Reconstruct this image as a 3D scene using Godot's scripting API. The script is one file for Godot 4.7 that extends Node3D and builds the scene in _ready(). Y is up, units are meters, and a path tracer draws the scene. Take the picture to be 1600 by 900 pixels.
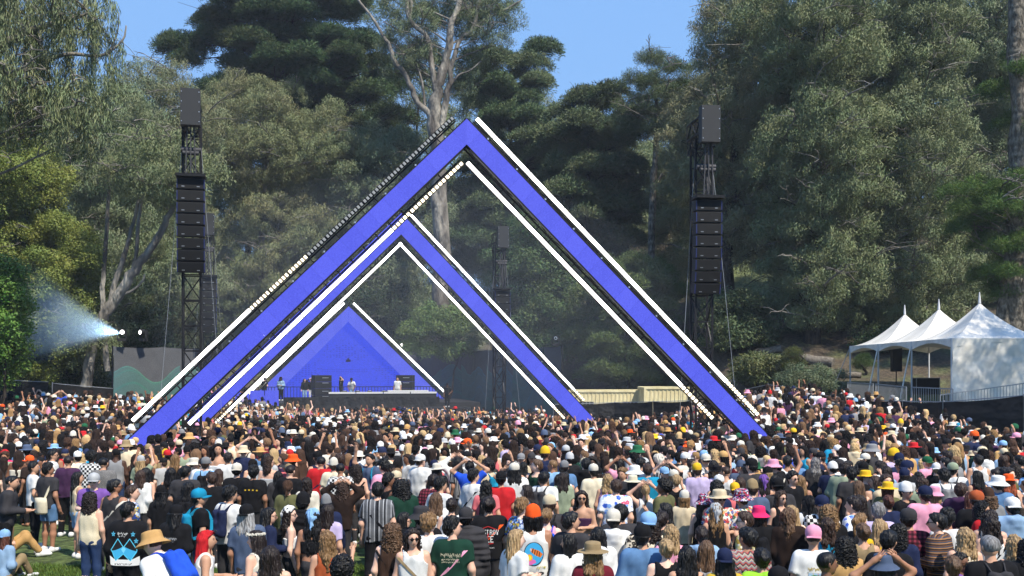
extends Node3D
# Festival stage in a eucalyptus grove. World: y up, the lens looks along -z; "d" below is metres in front of the lens.

const FOCAL := 1600.0 / 900.0      # focal length in picture heights
const EYE := 3.32
const EXPO := 1.6
const TURN := 0.2                  # how far the stage axis is turned from the view axis (radians)

var R := RandomNumberGenerator.new()
var NZ := FastNoiseLite.new()
var NOCUT := func(_p: Vector3) -> float: return -1.0
var used := {}
var M := {}

# ------------------------------------------------------------------ geometry collector
class Geo:
	var v := PackedVector3Array()
	var n := PackedVector3Array()
	var c := PackedColorArray()
	var uv := PackedVector2Array()
	var i := PackedInt32Array()
	var col := Color(1, 1, 1)
	func vert(p: Vector3, nn: Vector3, t := Vector2.ZERO) -> int:
		v.append(p); n.append(nn); c.append(col); uv.append(t)
		return v.size() - 1
	func tri(a: int, b: int, d: int) -> void:
		var g := (v[b] - v[a]).cross(v[d] - v[a])
		if g.dot(n[a] + n[b] + n[d]) > 0.0:
			i.append(a); i.append(d); i.append(b)
		else:
			i.append(a); i.append(b); i.append(d)
	func quad(a: Vector3, b: Vector3, d: Vector3, e: Vector3, out: Vector3) -> void:
		var g := (b - a).cross(d - a).normalized()
		if g.length() < 0.5:
			g = (d - a).cross(e - a).normalized()
		if g.dot(out) < 0.0:
			g = -g
		var k := vert(a, g, Vector2(0, 0)); vert(b, g, Vector2(1, 0)); vert(d, g, Vector2(1, 1)); vert(e, g, Vector2(0, 1))
		tri(k, k + 1, k + 2); tri(k, k + 2, k + 3)
	func box(t: Transform3D, s: Vector3) -> void:
		var h := s * 0.5
		for ax in 3:
			for sg in [-1.0, 1.0]:
				var o := Vector3.ZERO; o[ax] = sg * h[ax]
				var p := Vector3.ZERO; p[(ax + 1) % 3] = h[(ax + 1) % 3]
				var q := Vector3.ZERO; q[(ax + 2) % 3] = h[(ax + 2) % 3]
				quad(t * (o - p - q), t * (o + p - q), t * (o + p + q), t * (o - p + q), t.basis * o)
	func bx(at: Vector3, s: Vector3) -> void:
		box(Transform3D(Basis.IDENTITY, at), s)
	func bar(a: Vector3, b: Vector3, w: float, h := -1.0, up := Vector3.UP) -> void:
		var y := (b - a)
		var l := y.length()
		if l < 0.001:
			return
		y /= l
		if absf(y.dot(up)) > 0.95:
			up = Vector3.FORWARD
		var x := y.cross(up).normalized()
		var z := x.cross(y)
		box(Transform3D(Basis(x, y, z), (a + b) * 0.5), Vector3(w, l, h if h > 0.0 else w))
	func tube(path: PackedVector3Array, rad: PackedFloat32Array, sides := 7, cap := false) -> void:
		var prev := Vector3.RIGHT
		var first := v.size()
		for k in path.size():
			var t := (path[mini(k + 1, path.size() - 1)] - path[maxi(k - 1, 0)]).normalized()
			var x := (prev - t * prev.dot(t))
			if x.length() < 0.05:
				x = t.cross(Vector3.FORWARD)
				if x.length() < 0.05:
					x = t.cross(Vector3.UP)
			x = x.normalized(); prev = x
			var y := t.cross(x)
			for s in sides:
				var a := TAU * s / sides
				var nn := x * cos(a) + y * sin(a)
				vert(path[k] + nn * rad[k], nn, Vector2(float(s) / sides, k))
		for k in path.size() - 1:
			for s in sides:
				var a := first + k * sides + s
				var b := first + k * sides + (s + 1) % sides
				tri(a, b, b + sides); tri(a, b + sides, a + sides)
		if cap:
			for e in [0, path.size() - 1]:
				var t := (path[0] - path[1]).normalized() if e == 0 else (path[e] - path[e - 1]).normalized()
				var m := vert(path[e], t)
				var f := v.size()
				for s in sides:
					vert(v[first + e * sides + s], t)
				for s in sides:
					tri(m, f + s, f + (s + 1) % sides)
	func lathe(prof: Array, segs := 18, sx := 1.0, sz := 1.0, o := Vector3.ZERO, wob := 0.0) -> void:
		var first := v.size()
		for k in prof.size():
			var p: Vector2 = prof[k]
			var a: Vector2 = prof[maxi(k - 1, 0)]
			var b: Vector2 = prof[mini(k + 1, prof.size() - 1)]
			var tg := (b - a).normalized()
			for s in segs:
				var w := TAU * s / segs
				var r := p.x * (1.0 + wob * sin(w * 3.0 + k) + wob * 0.6 * sin(w * 7.0 + 2.0 * k))
				var nn := Vector3(cos(w) * tg.y, -tg.x, sin(w) * tg.y)
				if nn.y < -0.99 and k == 0:
					nn = Vector3.UP
				vert(o + Vector3(cos(w) * r * sx, p.y + (wob * 0.25 * p.x * sin(w * 2.0 + k)), sin(w) * r * sz), nn, Vector2(float(s) / segs, float(k) / prof.size()))
		for k in prof.size() - 1:
			for s in segs:
				var a := first + k * segs + s
				var b := first + k * segs + (s + 1) % segs
				tri(a, b, b + segs); tri(a, b + segs, a + segs)
	func add(g: Geo, t := Transform3D.IDENTITY) -> void:
		var o := v.size()
		for k in g.v.size():
			v.append(t * g.v[k]); n.append((t.basis * g.n[k]).normalized())
		c.append_array(g.c); uv.append_array(g.uv)
		for k in g.i:
			i.append(o + k)
	func mesh(colors := false) -> ArrayMesh:
		var a := []
		a.resize(Mesh.ARRAY_MAX)
		a[Mesh.ARRAY_VERTEX] = v; a[Mesh.ARRAY_NORMAL] = n; a[Mesh.ARRAY_INDEX] = i; a[Mesh.ARRAY_TEX_UV] = uv
		if colors:
			a[Mesh.ARRAY_COLOR] = c
		var m := ArrayMesh.new()
		if v.size():
			m.add_surface_from_arrays(Mesh.PRIMITIVE_TRIANGLES, a)
		return m

# ------------------------------------------------------------------ naming
func numbered(called: String) -> String:
	var k: int = used.get(called, 0)
	used[called] = k + 1
	return called if k == 0 else "%s_%03d" % [called, k]

func part(called: String, mesh: Mesh, mat: Material, parent: Node3D, at := Transform3D.IDENTITY) -> MeshInstance3D:
	var o := MeshInstance3D.new()
	o.name = called; o.mesh = mesh; o.material_override = mat; o.transform = at
	parent.add_child(o, true)
	return o

func thing(called: String, label: String, category: String, at := Vector3.ZERO, turn := 0.0, group := "") -> Node3D:
	var o := Node3D.new()
	o.name = numbered(called); add_child(o)
	o.position = at; o.rotation.y = turn
	o.set_meta("label", label); o.set_meta("category", category)
	if group:
		o.set_meta("group", group)
	return o

func struct(called: String, mesh: Mesh, mat: Material, label: String) -> MeshInstance3D:
	var o := part(called, mesh, mat, self)
	o.set_meta("kind", "structure"); o.set_meta("label", label); o.set_meta("category", called)
	return o

func ss(a: float, b: float, x: float) -> float:
	var t := clampf((x - a) / (b - a), 0.0, 1.0)
	return t * t * (3.0 - 2.0 * t)

# a point on the picture (1600 x 900 raster) taken out to the distance d
func px(u: float, w: float, d: float) -> Vector3:
	return Vector3((u - 800.0) / 1600.0 * d, EYE + (582.0 - w) / 1600.0 * d, -d)

func ground(x: float, d: float) -> float:
	var y := -0.28 - clampf((d - 30.0) * 0.021, 0.0, 0.76)
	y += 1.75 * ss(6.5, 14.5, x) * ss(34, 52, d) + 1.15 * ss(16.5, 19.5, x) * ss(39, 45, d)
	y += 1.35 * ss(-12, -24, x) * ss(36, 56, d)
	y += ss(0, 6, x) * (maxf(0.0, minf(d, 120.0) - lerpf(77.0, 58.0, ss(8, 16, x))) * 0.3)
	y += ss(-16, -30, x) * maxf(0.0, minf(d, 130.0) - 62.0) * 0.12
	y += maxf(0.0, minf(d, 220.0) - 100.0) * 0.16
	return y + 0.05 * sin(x * 0.7 + d * 0.31) * ss(20, 40, d) + 0.35 * sin(x * 0.33 + 1.0) * sin(d * 0.27) * ss(56, 66, d)

# ------------------------------------------------------------------ materials
func lin(r: float, g: float, b: float) -> Color:
	return Color(r, g, b).linear_to_srgb()

func mat(col: Color, rough := 0.8, metal := 0.0) -> StandardMaterial3D:
	var m := StandardMaterial3D.new()
	m.albedo_color = col; m.roughness = rough; m.metallic = metal
	m.metallic_specular = 0.4
	return m

func noise_tex(size: int, freq: float, lo: Color, hi: Color, octaves := 4, sd := 1, normal := false, bump := 4.0) -> NoiseTexture2D:
	var t := NoiseTexture2D.new()
	var f := FastNoiseLite.new()
	f.noise_type = FastNoiseLite.TYPE_SIMPLEX_SMOOTH; f.frequency = freq; f.fractal_octaves = octaves; f.seed = sd
	t.width = size; t.height = size; t.seamless = true; t.noise = f
	if normal:
		t.as_normal_map = true; t.bump_strength = bump
	else:
		var g := Gradient.new()
		g.colors = PackedColorArray([lo, hi]); g.offsets = PackedFloat32Array([0.2, 0.8])
		t.color_ramp = g
	return t

func glow(col: Color, energy: float) -> StandardMaterial3D:
	var m := mat(Color(0.05, 0.05, 0.05), 0.6)
	m.emission_enabled = true; m.emission = col; m.emission_energy_multiplier = energy / EXPO
	return m

# an LED tile: its pixels differ a little from one another
func led(col: Color, sd: int) -> StandardMaterial3D:
	var im := Image.create(40, 40, false, Image.FORMAT_RGB8)
	var r := RandomNumberGenerator.new()
	r.seed = sd
	for y in 40:
		for x in 40:
			var k := r.randf_range(0.86, 1.1) * (0.93 if x == 0 or y == 0 else 1.0)
			im.set_pixel(x, y, Color(col.r * k, col.g * k, minf(1.0, col.b * (0.6 + 0.4 * k))))
	var m := glow(Color.WHITE, 1.0)
	m.emission_texture = ImageTexture.create_from_image(im); m.emission_operator = BaseMaterial3D.EMISSION_OP_MULTIPLY
	return m

func textured(tex: Texture2D, scale: Vector3, rough := 0.85, world := false) -> StandardMaterial3D:
	var m := mat(Color.WHITE, rough)
	m.albedo_texture = tex; m.uv1_triplanar = true; m.uv1_scale = scale; m.uv1_world_triplanar = world
	return m

func make_materials() -> void:
	M.cloth_bump = noise_tex(256, 0.012, Color.BLACK, Color.WHITE, 2, 5, true, 5.0)
	M.black_metal = mat(lin(0.012, 0.012, 0.013), 0.5, 0.3)
	M.steel = mat(lin(0.3, 0.31, 0.32), 0.45, 0.7)
	M.galv = mat(lin(0.34, 0.35, 0.37), 0.5, 0.5)
	M.black_box = mat(lin(0.014, 0.014, 0.015), 0.6)
	M.grille = textured(noise_tex(128, 0.2, Color(0.03, 0.03, 0.035), Color(0.08, 0.08, 0.085), 2, 8), Vector3(3, 3, 3), 0.7)
	M.blue_edge = mat(lin(0.02, 0.03, 0.12), 0.5)
	M.dark_steel = mat(lin(0.05, 0.05, 0.055), 0.6, 0.2)
	M.silver = mat(lin(0.55, 0.56, 0.58), 0.35, 0.8)
	M.white_box = mat(lin(0.6, 0.6, 0.6), 0.6)
	M.led_blue = led(Color8(87, 97, 243), 1)
	M.led_blue_b = led(Color8(84, 94, 239), 2)
	M.led_blue_c = led(Color8(90, 100, 246), 3)
	M.led_pale = led(Color8(98, 110, 242), 4)
	M.led_pale_b = led(Color8(94, 106, 240), 5)
	M.white_lamp = glow(Color(1.0, 0.985, 0.97), 6.0)
	M.warm_lamp = glow(Color(1.0, 0.94, 0.82), 3.2)
	M.dim_lamp = mat(lin(0.3, 0.31, 0.31), 0.3)
	M.scrim = textured(noise_tex(256, 0.012, Color(0.07, 0.07, 0.075), Color(0.13, 0.13, 0.135), 4, 3), Vector3(0.5, 0.5, 0.5), 0.75)
	M.scrim.normal_enabled = true; M.scrim.normal_texture = noise_tex(256, 0.008, Color.BLACK, Color.WHITE, 3, 4, true, 14.0)
	M.deck = mat(lin(0.02, 0.02, 0.022), 0.8)
	M.canvas = textured(noise_tex(256, 0.01, Color(0.84, 0.82, 0.78), Color(0.95, 0.93, 0.89), 4, 9), Vector3(0.25, 0.25, 0.25), 0.55)
	M.canvas.backlight_enabled = true; M.canvas.backlight = Color(0.35, 0.35, 0.36)
	M.canvas.normal_enabled = true; M.canvas.normal_texture = noise_tex(256, 0.01, Color.BLACK, Color.WHITE, 3, 10, true, 8.0); M.canvas.normal_scale = 0.5
	M.cream = textured(noise_tex(128, 0.02, Color(0.80, 0.75, 0.58), Color(0.87, 0.83, 0.67), 4, 12), Vector3(0.4, 0.4, 0.4), 0.6)
	M.pale_wood = textured(noise_tex(256, 0.03, Color(0.33, 0.30, 0.27), Color(0.54, 0.51, 0.46), 5, 13), Vector3(0.6, 0.6, 0.6), 0.9)
	# bark
	M.gum_bark = textured(noise_tex(256, 0.014, Color(0.31, 0.29, 0.27), Color(0.62, 0.60, 0.56), 5, 21), Vector3(0.22, 0.05, 0.22), 0.85)
	M.dark_bark = textured(noise_tex(256, 0.03, Color(0.13, 0.11, 0.09), Color(0.32, 0.29, 0.26), 5, 22), Vector3(0.4, 0.12, 0.4), 0.95)
	M.pine_bark = textured(noise_tex(256, 0.04, Color(0.24, 0.22, 0.19), Color(0.55, 0.52, 0.47), 5, 23), Vector3(0.5, 0.16, 0.5), 0.95)
	for m in [M.gum_bark, M.dark_bark, M.pine_bark]:
		m.normal_enabled = true; m.normal_texture = noise_tex(256, 0.03, Color.BLACK, Color.WHITE, 4, 24, true, 8.0)
	for k in [["euc", 0.55], ["cyp", 0.7], ["broad", 0.5], ["grass", 0.7]]:
		var m := mat(Color.WHITE, k[1])
		m.vertex_color_use_as_albedo = true
		m.metallic_specular = 0.35
		m.backlight_enabled = true; m.backlight = Color(0.35, 0.4, 0.2) if k[0] != "cyp" else Color(0.18, 0.22, 0.1)
		M[k[0]] = m

# ------------------------------------------------------------------ smooth bodies: tapered capsules joined and meshed as surface nets
# a bone: [a, b, radius at a, radius at b, flat end at b]
func nets(bones: Array, cell: float, k: float, cut: Callable, amp := 0.0, fx := 1.0, fy := 1.0) -> Geo:
	var lo := Vector3(9, 9, 9)
	var hi := -lo
	for b in bones:
		var r: float = maxf(b[2], b[3]) + 0.05 + amp
		lo = lo.min((b[0] as Vector3).min(b[1]) - Vector3(r, r, r))
		hi = hi.max((b[0] as Vector3).max(b[1]) + Vector3(r, r, r))
	var nx := int(ceil((hi.x - lo.x) / cell)) + 1
	var ny := int(ceil((hi.y - lo.y) / cell)) + 1
	var nz := int(ceil((hi.z - lo.z) / cell)) + 1
	var nxy := nx * ny
	var F := PackedFloat32Array()
	F.resize(nxy * nz)
	for b in bones:
		var a: Vector3 = b[0]
		var e: Vector3 = b[1]
		var ra: float = b[2]
		var dr: float = b[3] - ra
		var ba := e - a
		var l2 := maxf(ba.length_squared(), 1e-8)
		var flat: bool = b.size() > 4 and b[4]
		var dir := ba.normalized()
		var r := maxf(b[2], b[3]) + 0.05
		var p0 := ((a.min(e) - Vector3(r, r, r) - lo) / cell).floor()
		var p1 := ((a.max(e) + Vector3(r, r, r) - lo) / cell).ceil()
		var x0 := maxi(int(p0.x), 0)
		var x1 := mini(int(p1.x), nx - 1)
		for z in range(maxi(int(p0.z), 0), mini(int(p1.z), nz - 1) + 1):
			for y in range(maxi(int(p0.y), 0), mini(int(p1.y), ny - 1) + 1):
				var o := z * nxy + y * nx
				var q := Vector3(lo.x + x0 * cell - a.x, lo.y + y * cell - a.y, lo.z + z * cell - a.z)
				for x in range(x0, x1 + 1):
					var t := clampf(q.dot(ba) / l2, 0.0, 1.0)
					var d := (q - ba * t).length() - ra - dr * t
					if flat:
						d = maxf(d, (q - ba).dot(dir))
					if d < 0.08:
						F[o + x] += exp(-k * d)
					q.x += cell
	var has := cut != NOCUT
	for z in nz:
		for y in ny:
			var o := z * nxy + y * nx
			for x in nx:
				var s := F[o + x]
				if s <= 0.0:
					F[o + x] = 0.1
					continue
				var f := -log(s) / k
				if f < 0.09:
					var p := lo + Vector3(x, y, z) * cell
					if amp > 0.0 and f > -0.06:
						f += amp * NZ.get_noise_3d(p.x * fx, p.y * fy, p.z * fx)
					if has:
						f = maxf(f, cut.call(p))
				F[o + x] = minf(f, 0.1)
	var g := Geo.new()
	var id := PackedInt32Array()
	id.resize(nxy * nz)
	id.fill(-1)
	for z in nz - 1:
		for y in ny - 1:
			var o := z * nxy + y * nx
			for x in nx - 1:
				var i0 := o + x
				var a0 := F[i0]
				var a7 := F[i0 + 1 + nx + nxy]
				if a0 == a7 and a0 > 0.0999:
					continue
				var a1 := F[i0 + 1]
				var a2 := F[i0 + nx]
				var a3 := F[i0 + nx + 1]
				var a4 := F[i0 + nxy]
				var a5 := F[i0 + nxy + 1]
				var a6 := F[i0 + nxy + nx]
				var neg := int(a0 < 0.0) + int(a1 < 0.0) + int(a2 < 0.0) + int(a3 < 0.0) + int(a4 < 0.0) + int(a5 < 0.0) + int(a6 < 0.0) + int(a7 < 0.0)
				if neg == 0 or neg == 8:
					continue
				var s := Vector3.ZERO
				var c := 0
				if (a0 < 0.0) != (a1 < 0.0): s += Vector3(a0 / (a0 - a1), 0, 0); c += 1
				if (a2 < 0.0) != (a3 < 0.0): s += Vector3(a2 / (a2 - a3), 1, 0); c += 1
				if (a4 < 0.0) != (a5 < 0.0): s += Vector3(a4 / (a4 - a5), 0, 1); c += 1
				if (a6 < 0.0) != (a7 < 0.0): s += Vector3(a6 / (a6 - a7), 1, 1); c += 1
				if (a0 < 0.0) != (a2 < 0.0): s += Vector3(0, a0 / (a0 - a2), 0); c += 1
				if (a1 < 0.0) != (a3 < 0.0): s += Vector3(1, a1 / (a1 - a3), 0); c += 1
				if (a4 < 0.0) != (a6 < 0.0): s += Vector3(0, a4 / (a4 - a6), 1); c += 1
				if (a5 < 0.0) != (a7 < 0.0): s += Vector3(1, a5 / (a5 - a7), 1); c += 1
				if (a0 < 0.0) != (a4 < 0.0): s += Vector3(0, 0, a0 / (a0 - a4)); c += 1
				if (a1 < 0.0) != (a5 < 0.0): s += Vector3(1, 0, a1 / (a1 - a5)); c += 1
				if (a2 < 0.0) != (a6 < 0.0): s += Vector3(0, 1, a2 / (a2 - a6)); c += 1
				if (a3 < 0.0) != (a7 < 0.0): s += Vector3(1, 1, a3 / (a3 - a7)); c += 1
				var nn := Vector3(a1 + a3 + a5 + a7 - a0 - a2 - a4 - a6, a2 + a3 + a6 + a7 - a0 - a1 - a4 - a5, a4 + a5 + a6 + a7 - a0 - a1 - a2 - a3)
				id[i0] = g.vert(lo + (Vector3(x, y, z) + s / c) * cell, nn.normalized())
	for z in range(1, nz - 1):
		for y in range(1, ny - 1):
			var o := z * nxy + y * nx
			for x in range(1, nx - 1):
				var i0 := o + x
				if id[i0] < 0:
					continue
				var s0 := F[i0] < 0.0
				if s0 != (F[i0 + 1] < 0.0):
					_face(g, id[i0], id[i0 - nx], id[i0 - nx - nxy], id[i0 - nxy])
				if s0 != (F[i0 + nx] < 0.0):
					_face(g, id[i0], id[i0 - 1], id[i0 - 1 - nxy], id[i0 - nxy])
				if s0 != (F[i0 + nxy] < 0.0):
					_face(g, id[i0], id[i0 - 1], id[i0 - 1 - nx], id[i0 - nx])
	return g

func _face(g: Geo, a: int, b: int, c: int, d: int) -> void:
	if a < 0 or b < 0 or c < 0 or d < 0:
		return
	g.tri(a, b, c); g.tri(a, c, d)

func field(bones: Array, p: Vector3, k := 45.0) -> float:
	var s := 0.0
	for b in bones:
		var ba: Vector3 = b[1] - b[0]
		var q: Vector3 = p - b[0]
		var t := clampf(q.dot(ba) / maxf(ba.length_squared(), 1e-8), 0.0, 1.0)
		s += exp(-k * ((q - ba * t).length() - lerpf(b[2], b[3], t)))
	return -log(maxf(s, 1e-30)) / k

# ------------------------------------------------------------------ the figure: 1.75 m tall, faces -z, feet at 0
# arms: elbow and wrist of the arm on the +x side; the other one is mirrored unless given
const ARMS := {
	"down": [Vector3(0.245, 1.13, 0.04), Vector3(0.25, 0.89, -0.04)],
	"fwd": [Vector3(0.25, 1.14, 0.0), Vector3(0.09, 1.16, -0.27)],
	"up": [Vector3(0.29, 1.58, -0.12), Vector3(0.21, 1.85, -0.17)],
	"head": [Vector3(0.37, 1.56, -0.02), Vector3(0.14, 1.73, 0.05)],
	"phone": [Vector3(0.23, 1.22, -0.2), Vector3(0.11, 1.56, -0.36)],
	"hips": [Vector3(0.35, 1.17, 0.07), Vector3(0.18, 1.01, -0.06)],
	"reach": [Vector3(0.36, 1.24, -0.22), Vector3(0.42, 1.4, -0.46)],
	"work": [Vector3(0.27, 1.16, -0.12), Vector3(0.16, 1.0, -0.36)],
}
const POSES := {   # arm on -x side, arm on +x side, legs, lean (degrees)
	"down": ["down", "down", "stand", 0], "fwd": ["fwd", "fwd", "stand", 4], "up1": ["down", "up", "stand", 0], "up2": ["up", "up", "stand", 0],
	"head": ["head", "head", "stand", 0], "phone": ["down", "phone", "stand", 0], "hips": ["hips", "down", "stand", 0], "reach": ["down", "reach", "stand", 0],
	"walk": ["down", "fwd", "walk", 3], "sit": ["fwd", "fwd", "sit", 8], "bent": ["fwd", "fwd", "stand", 34], "work": ["work", "work", "stand", 24],
}
const HEAD_AT := Vector3(0, 1.628, -0.015)
const HIP := Vector3(0, 0.95, 0)

func lean_of(pose: String) -> Transform3D:
	var b := Basis(Vector3.RIGHT, deg_to_rad(-float(POSES[pose][3])))
	return Transform3D(b, HIP - b * HIP)

func arm_points(pose: String, side: float) -> Array:
	var a: Array = ARMS[POSES[pose][0 if side < 0 else 1]]
	var t := lean_of(pose)
	var m := Vector3(side, 1, 1)
	return [t * (Vector3(0.182, 1.405, 0.0) * m), t * (a[0] * m), t * (a[1] * m)]

func leg_points(pose: String, side: float) -> Array:
	match POSES[pose][2]:
		"walk":
			return [Vector3(side * 0.095, 0.93, 0), Vector3(side * 0.11, 0.5, -0.12 * side - 0.06), Vector3(side * 0.12, 0.09, -0.26 * side + 0.05)]
		"sit":
			return [Vector3(side * 0.1, 0.93, 0.02), Vector3(side * 0.15, 1.22, -0.36), Vector3(side * 0.13, 0.9, -0.58)]
	return [Vector3(side * 0.092, 0.93, 0), Vector3(side * 0.105, 0.5, -0.015), Vector3(side * 0.11, 0.09, 0.02)]

func torso(e: float, t: Transform3D, hem := 0.95) -> Array:
	var b := [[t * Vector3(0, 1.0, 0.0), t * Vector3(0, 1.36, 0.005), 0.102 + e, 0.108 + e]]
	for s in [-1.0, 1.0]:
		b.append([t * Vector3(s * 0.07, 0.98, 0), t * Vector3(s * 0.108, 1.32, 0.005), 0.098 + e, 0.093 + e])
		b.append([t * Vector3(s * 0.03, 1.44, 0.015), t * Vector3(s * 0.15, 1.405, 0.008), 0.05 + e, 0.06 + e])
		b.append([t * Vector3(s * 0.075, hem, 0.012), t * Vector3(s * 0.075, 0.99, 0.008), 0.108 + e, 0.103 + e])
	return b

func body_bones(pose: String) -> Array:
	var t := lean_of(pose)
	var b := torso(-0.006, t, 0.91)
	b.append([t * Vector3(0, 1.42, 0.01), t * Vector3(0, 1.57, -0.008), 0.054, 0.05])
	for s in [-1.0, 1.0]:
		var a := arm_points(pose, s)
		b.append([a[0], a[1], 0.052, 0.041])
		b.append([a[1], a[2], 0.041, 0.027])
		var hand: Vector3 = (a[2] - a[1]).normalized()
		b.append([a[2], a[2] + hand * 0.075, 0.026, 0.033])
		var l := leg_points(pose, s)
		b.append([l[0], l[1], 0.085, 0.056])
		b.append([l[1], l[1].lerp(l[2], 0.35), 0.055, 0.058])
		b.append([l[1].lerp(l[2], 0.35), l[2], 0.058, 0.036])
		b.append([l[2] + Vector3(0, -0.045, 0.035), l[2] + Vector3(0, -0.052, -0.15), 0.036, 0.03])
	return b

func fingers(g: Geo, pose: String) -> void:
	for s in [-1.0, 1.0]:
		var a := arm_points(pose, s)
		var f: Vector3 = (a[2] - a[1]).normalized()
		var side := f.cross(Vector3.FORWARD if absf(f.z) < 0.8 else Vector3.UP).normalized()
		var curl := side.cross(f)
		var palm: Vector3 = a[2] + f * 0.075
		for k in 4:
			var o := palm + side * (0.021 * (k - 1.5))
			var l: float = [0.062, 0.073, 0.068, 0.052][k]
			g.tube(PackedVector3Array([o, o + f * (0.012 + l * 0.5) + side * 0.003 * (k - 1.5), o + f * (0.012 + l) + curl * 0.024 + side * 0.004 * (k - 1.5)]), PackedFloat32Array([0.0098, 0.009, 0.0065]), 5, true)
		var o2: Vector3 = a[2] + f * 0.03 - side * 0.024
		g.tube(PackedVector3Array([o2, o2 + f * 0.026 - side * 0.022, o2 + f * 0.058 - side * 0.026 + curl * 0.008]), PackedFloat32Array([0.012, 0.0105, 0.008]), 5, true)

var head_cache: Geo
func head_geo() -> Geo:
	if head_cache:
		return head_cache
	var g := Geo.new()
	var nu := 36
	var nv := 26
	for j in nv + 1:
		var th := PI * j / nv
		for i in nu:
			var ph := TAU * i / nu
			var d := Vector3(sin(th) * sin(ph), cos(th), -sin(th) * cos(ph))
			var p := Vector3(d.x * 0.077, d.y * 0.119, d.z * 0.098)
			var fr := ss(0.1, 0.8, -d.z)
			if d.y < 0.0:
				p.x *= lerpf(1.0, 0.74, ss(-0.15, -0.95, d.y))
				p.z -= 0.014 * ss(-0.5, -0.85, d.y) * fr
				if d.z > 0.0:
					p.z *= lerpf(1.0, 0.66, ss(-0.1, -0.8, d.y))
			p.z -= 0.026 * exp(-pow(d.x / 0.15, 2.0) - pow((d.y + 0.16) / 0.15, 2.0)) * fr
			p.z -= 0.008 * exp(-pow(d.x / 0.12, 2.0) - pow((d.y - 0.02) / 0.2, 2.0)) * fr
			p.z += 0.008 * (exp(-pow((absf(d.x) - 0.38) / 0.16, 2.0) - pow((d.y - 0.08) / 0.11, 2.0))) * fr
			p.z -= 0.006 * exp(-pow(d.x / 0.3, 2.0) - pow((d.y + 0.46) / 0.1, 2.0)) * fr
			g.col = Color(1, 1, 1)
			if fr > 0.3:
				if absf(absf(d.x) - 0.36) < 0.17 and absf(d.y - 0.23) < 0.055:
					g.col = Color(0.22, 0.17, 0.15)
				elif absf(absf(d.x) - 0.36) < 0.12 and absf(d.y - 0.08) < 0.06:
					g.col = Color(0.2, 0.16, 0.15)
				elif absf(d.x) < 0.25 and absf(d.y + 0.46) < 0.05:
					g.col = Color(0.72, 0.42, 0.4)
			g.vert(p, Vector3(d.x / 0.077, d.y / 0.119, d.z / 0.098).normalized())
	for j in nv:
		for i in nu:
			var a := j * nu + i
			var b := j * nu + (i + 1) % nu
			g.tri(a, b, b + nu); g.tri(a, b + nu, a + nu)
	g.col = Color(1, 1, 1)
	for s in [-1.0, 1.0]:
		g.tube(PackedVector3Array([Vector3(s * 0.066, -0.03, 0.008), Vector3(s * 0.082, -0.022, 0.013), Vector3(s * 0.088, 0.0, 0.02), Vector3(s * 0.084, 0.022, 0.017), Vector3(s * 0.07, 0.03, 0.008)]), PackedFloat32Array([0.008, 0.012, 0.014, 0.012, 0.006]), 6)
	head_cache = g
	return g

var cache := {}

func head_frame(pose: String, look: float) -> Transform3D:
	var t := lean_of(pose)
	return t * Transform3D(Basis(Vector3.UP, deg_to_rad(-look)) * Basis(Vector3.RIGHT, deg_to_rad(0.55 * float(POSES[pose][3]))), HEAD_AT)

func body_mesh(pose: String, look: float) -> Mesh:
	var key := "body %s %d" % [pose, int(look)]
	if not cache.has(key):
		if not cache.has("raw " + pose):
			var r := nets(body_bones(pose), 0.021, 60.0, NOCUT)
			fingers(r, pose)
			cache["raw " + pose] = r
		var g := Geo.new()
		g.add(cache["raw " + pose])
		g.add(head_geo(), head_frame(pose, look))
		cache[key] = g.mesh(true)
	return cache[key]

func top_bones(pose: String, kind: String) -> Array:
	var t := lean_of(pose)
	var e: float = {"tee": 0.017, "tank": 0.012, "bandeau": 0.011, "long": 0.022, "hoodie": 0.028, "puffer": 0.045}[kind]
	var b := torso(e, t, 0.87 if kind != "bandeau" else 0.95)
	for s in [-1.0, 1.0]:
		var a := arm_points(pose, s)
		if kind == "tee":
			b.append([a[0], a[0].lerp(a[1], 0.68), 0.066, 0.074, true])
		elif kind in ["long", "hoodie", "puffer"]:
			b.append([a[0], a[1], 0.053 + e, 0.046 + e])
			b.append([a[1], a[1].lerp(a[2], 0.97), 0.046 + e, 0.029 + e, true])
	if kind == "hoodie":
		b.append([t * Vector3(-0.06, 1.47, 0.085), t * Vector3(0.06, 1.47, 0.085), 0.06, 0.06])
		b.append([t * Vector3(0, 1.4, 0.125), t * Vector3(0, 1.46, 0.11), 0.045, 0.065])
	if kind == "puffer":
		b.append([t * Vector3(0, 1.46, 0.01), t * Vector3(0, 1.52, 0.0), 0.085, 0.082, true])
	return b

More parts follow.
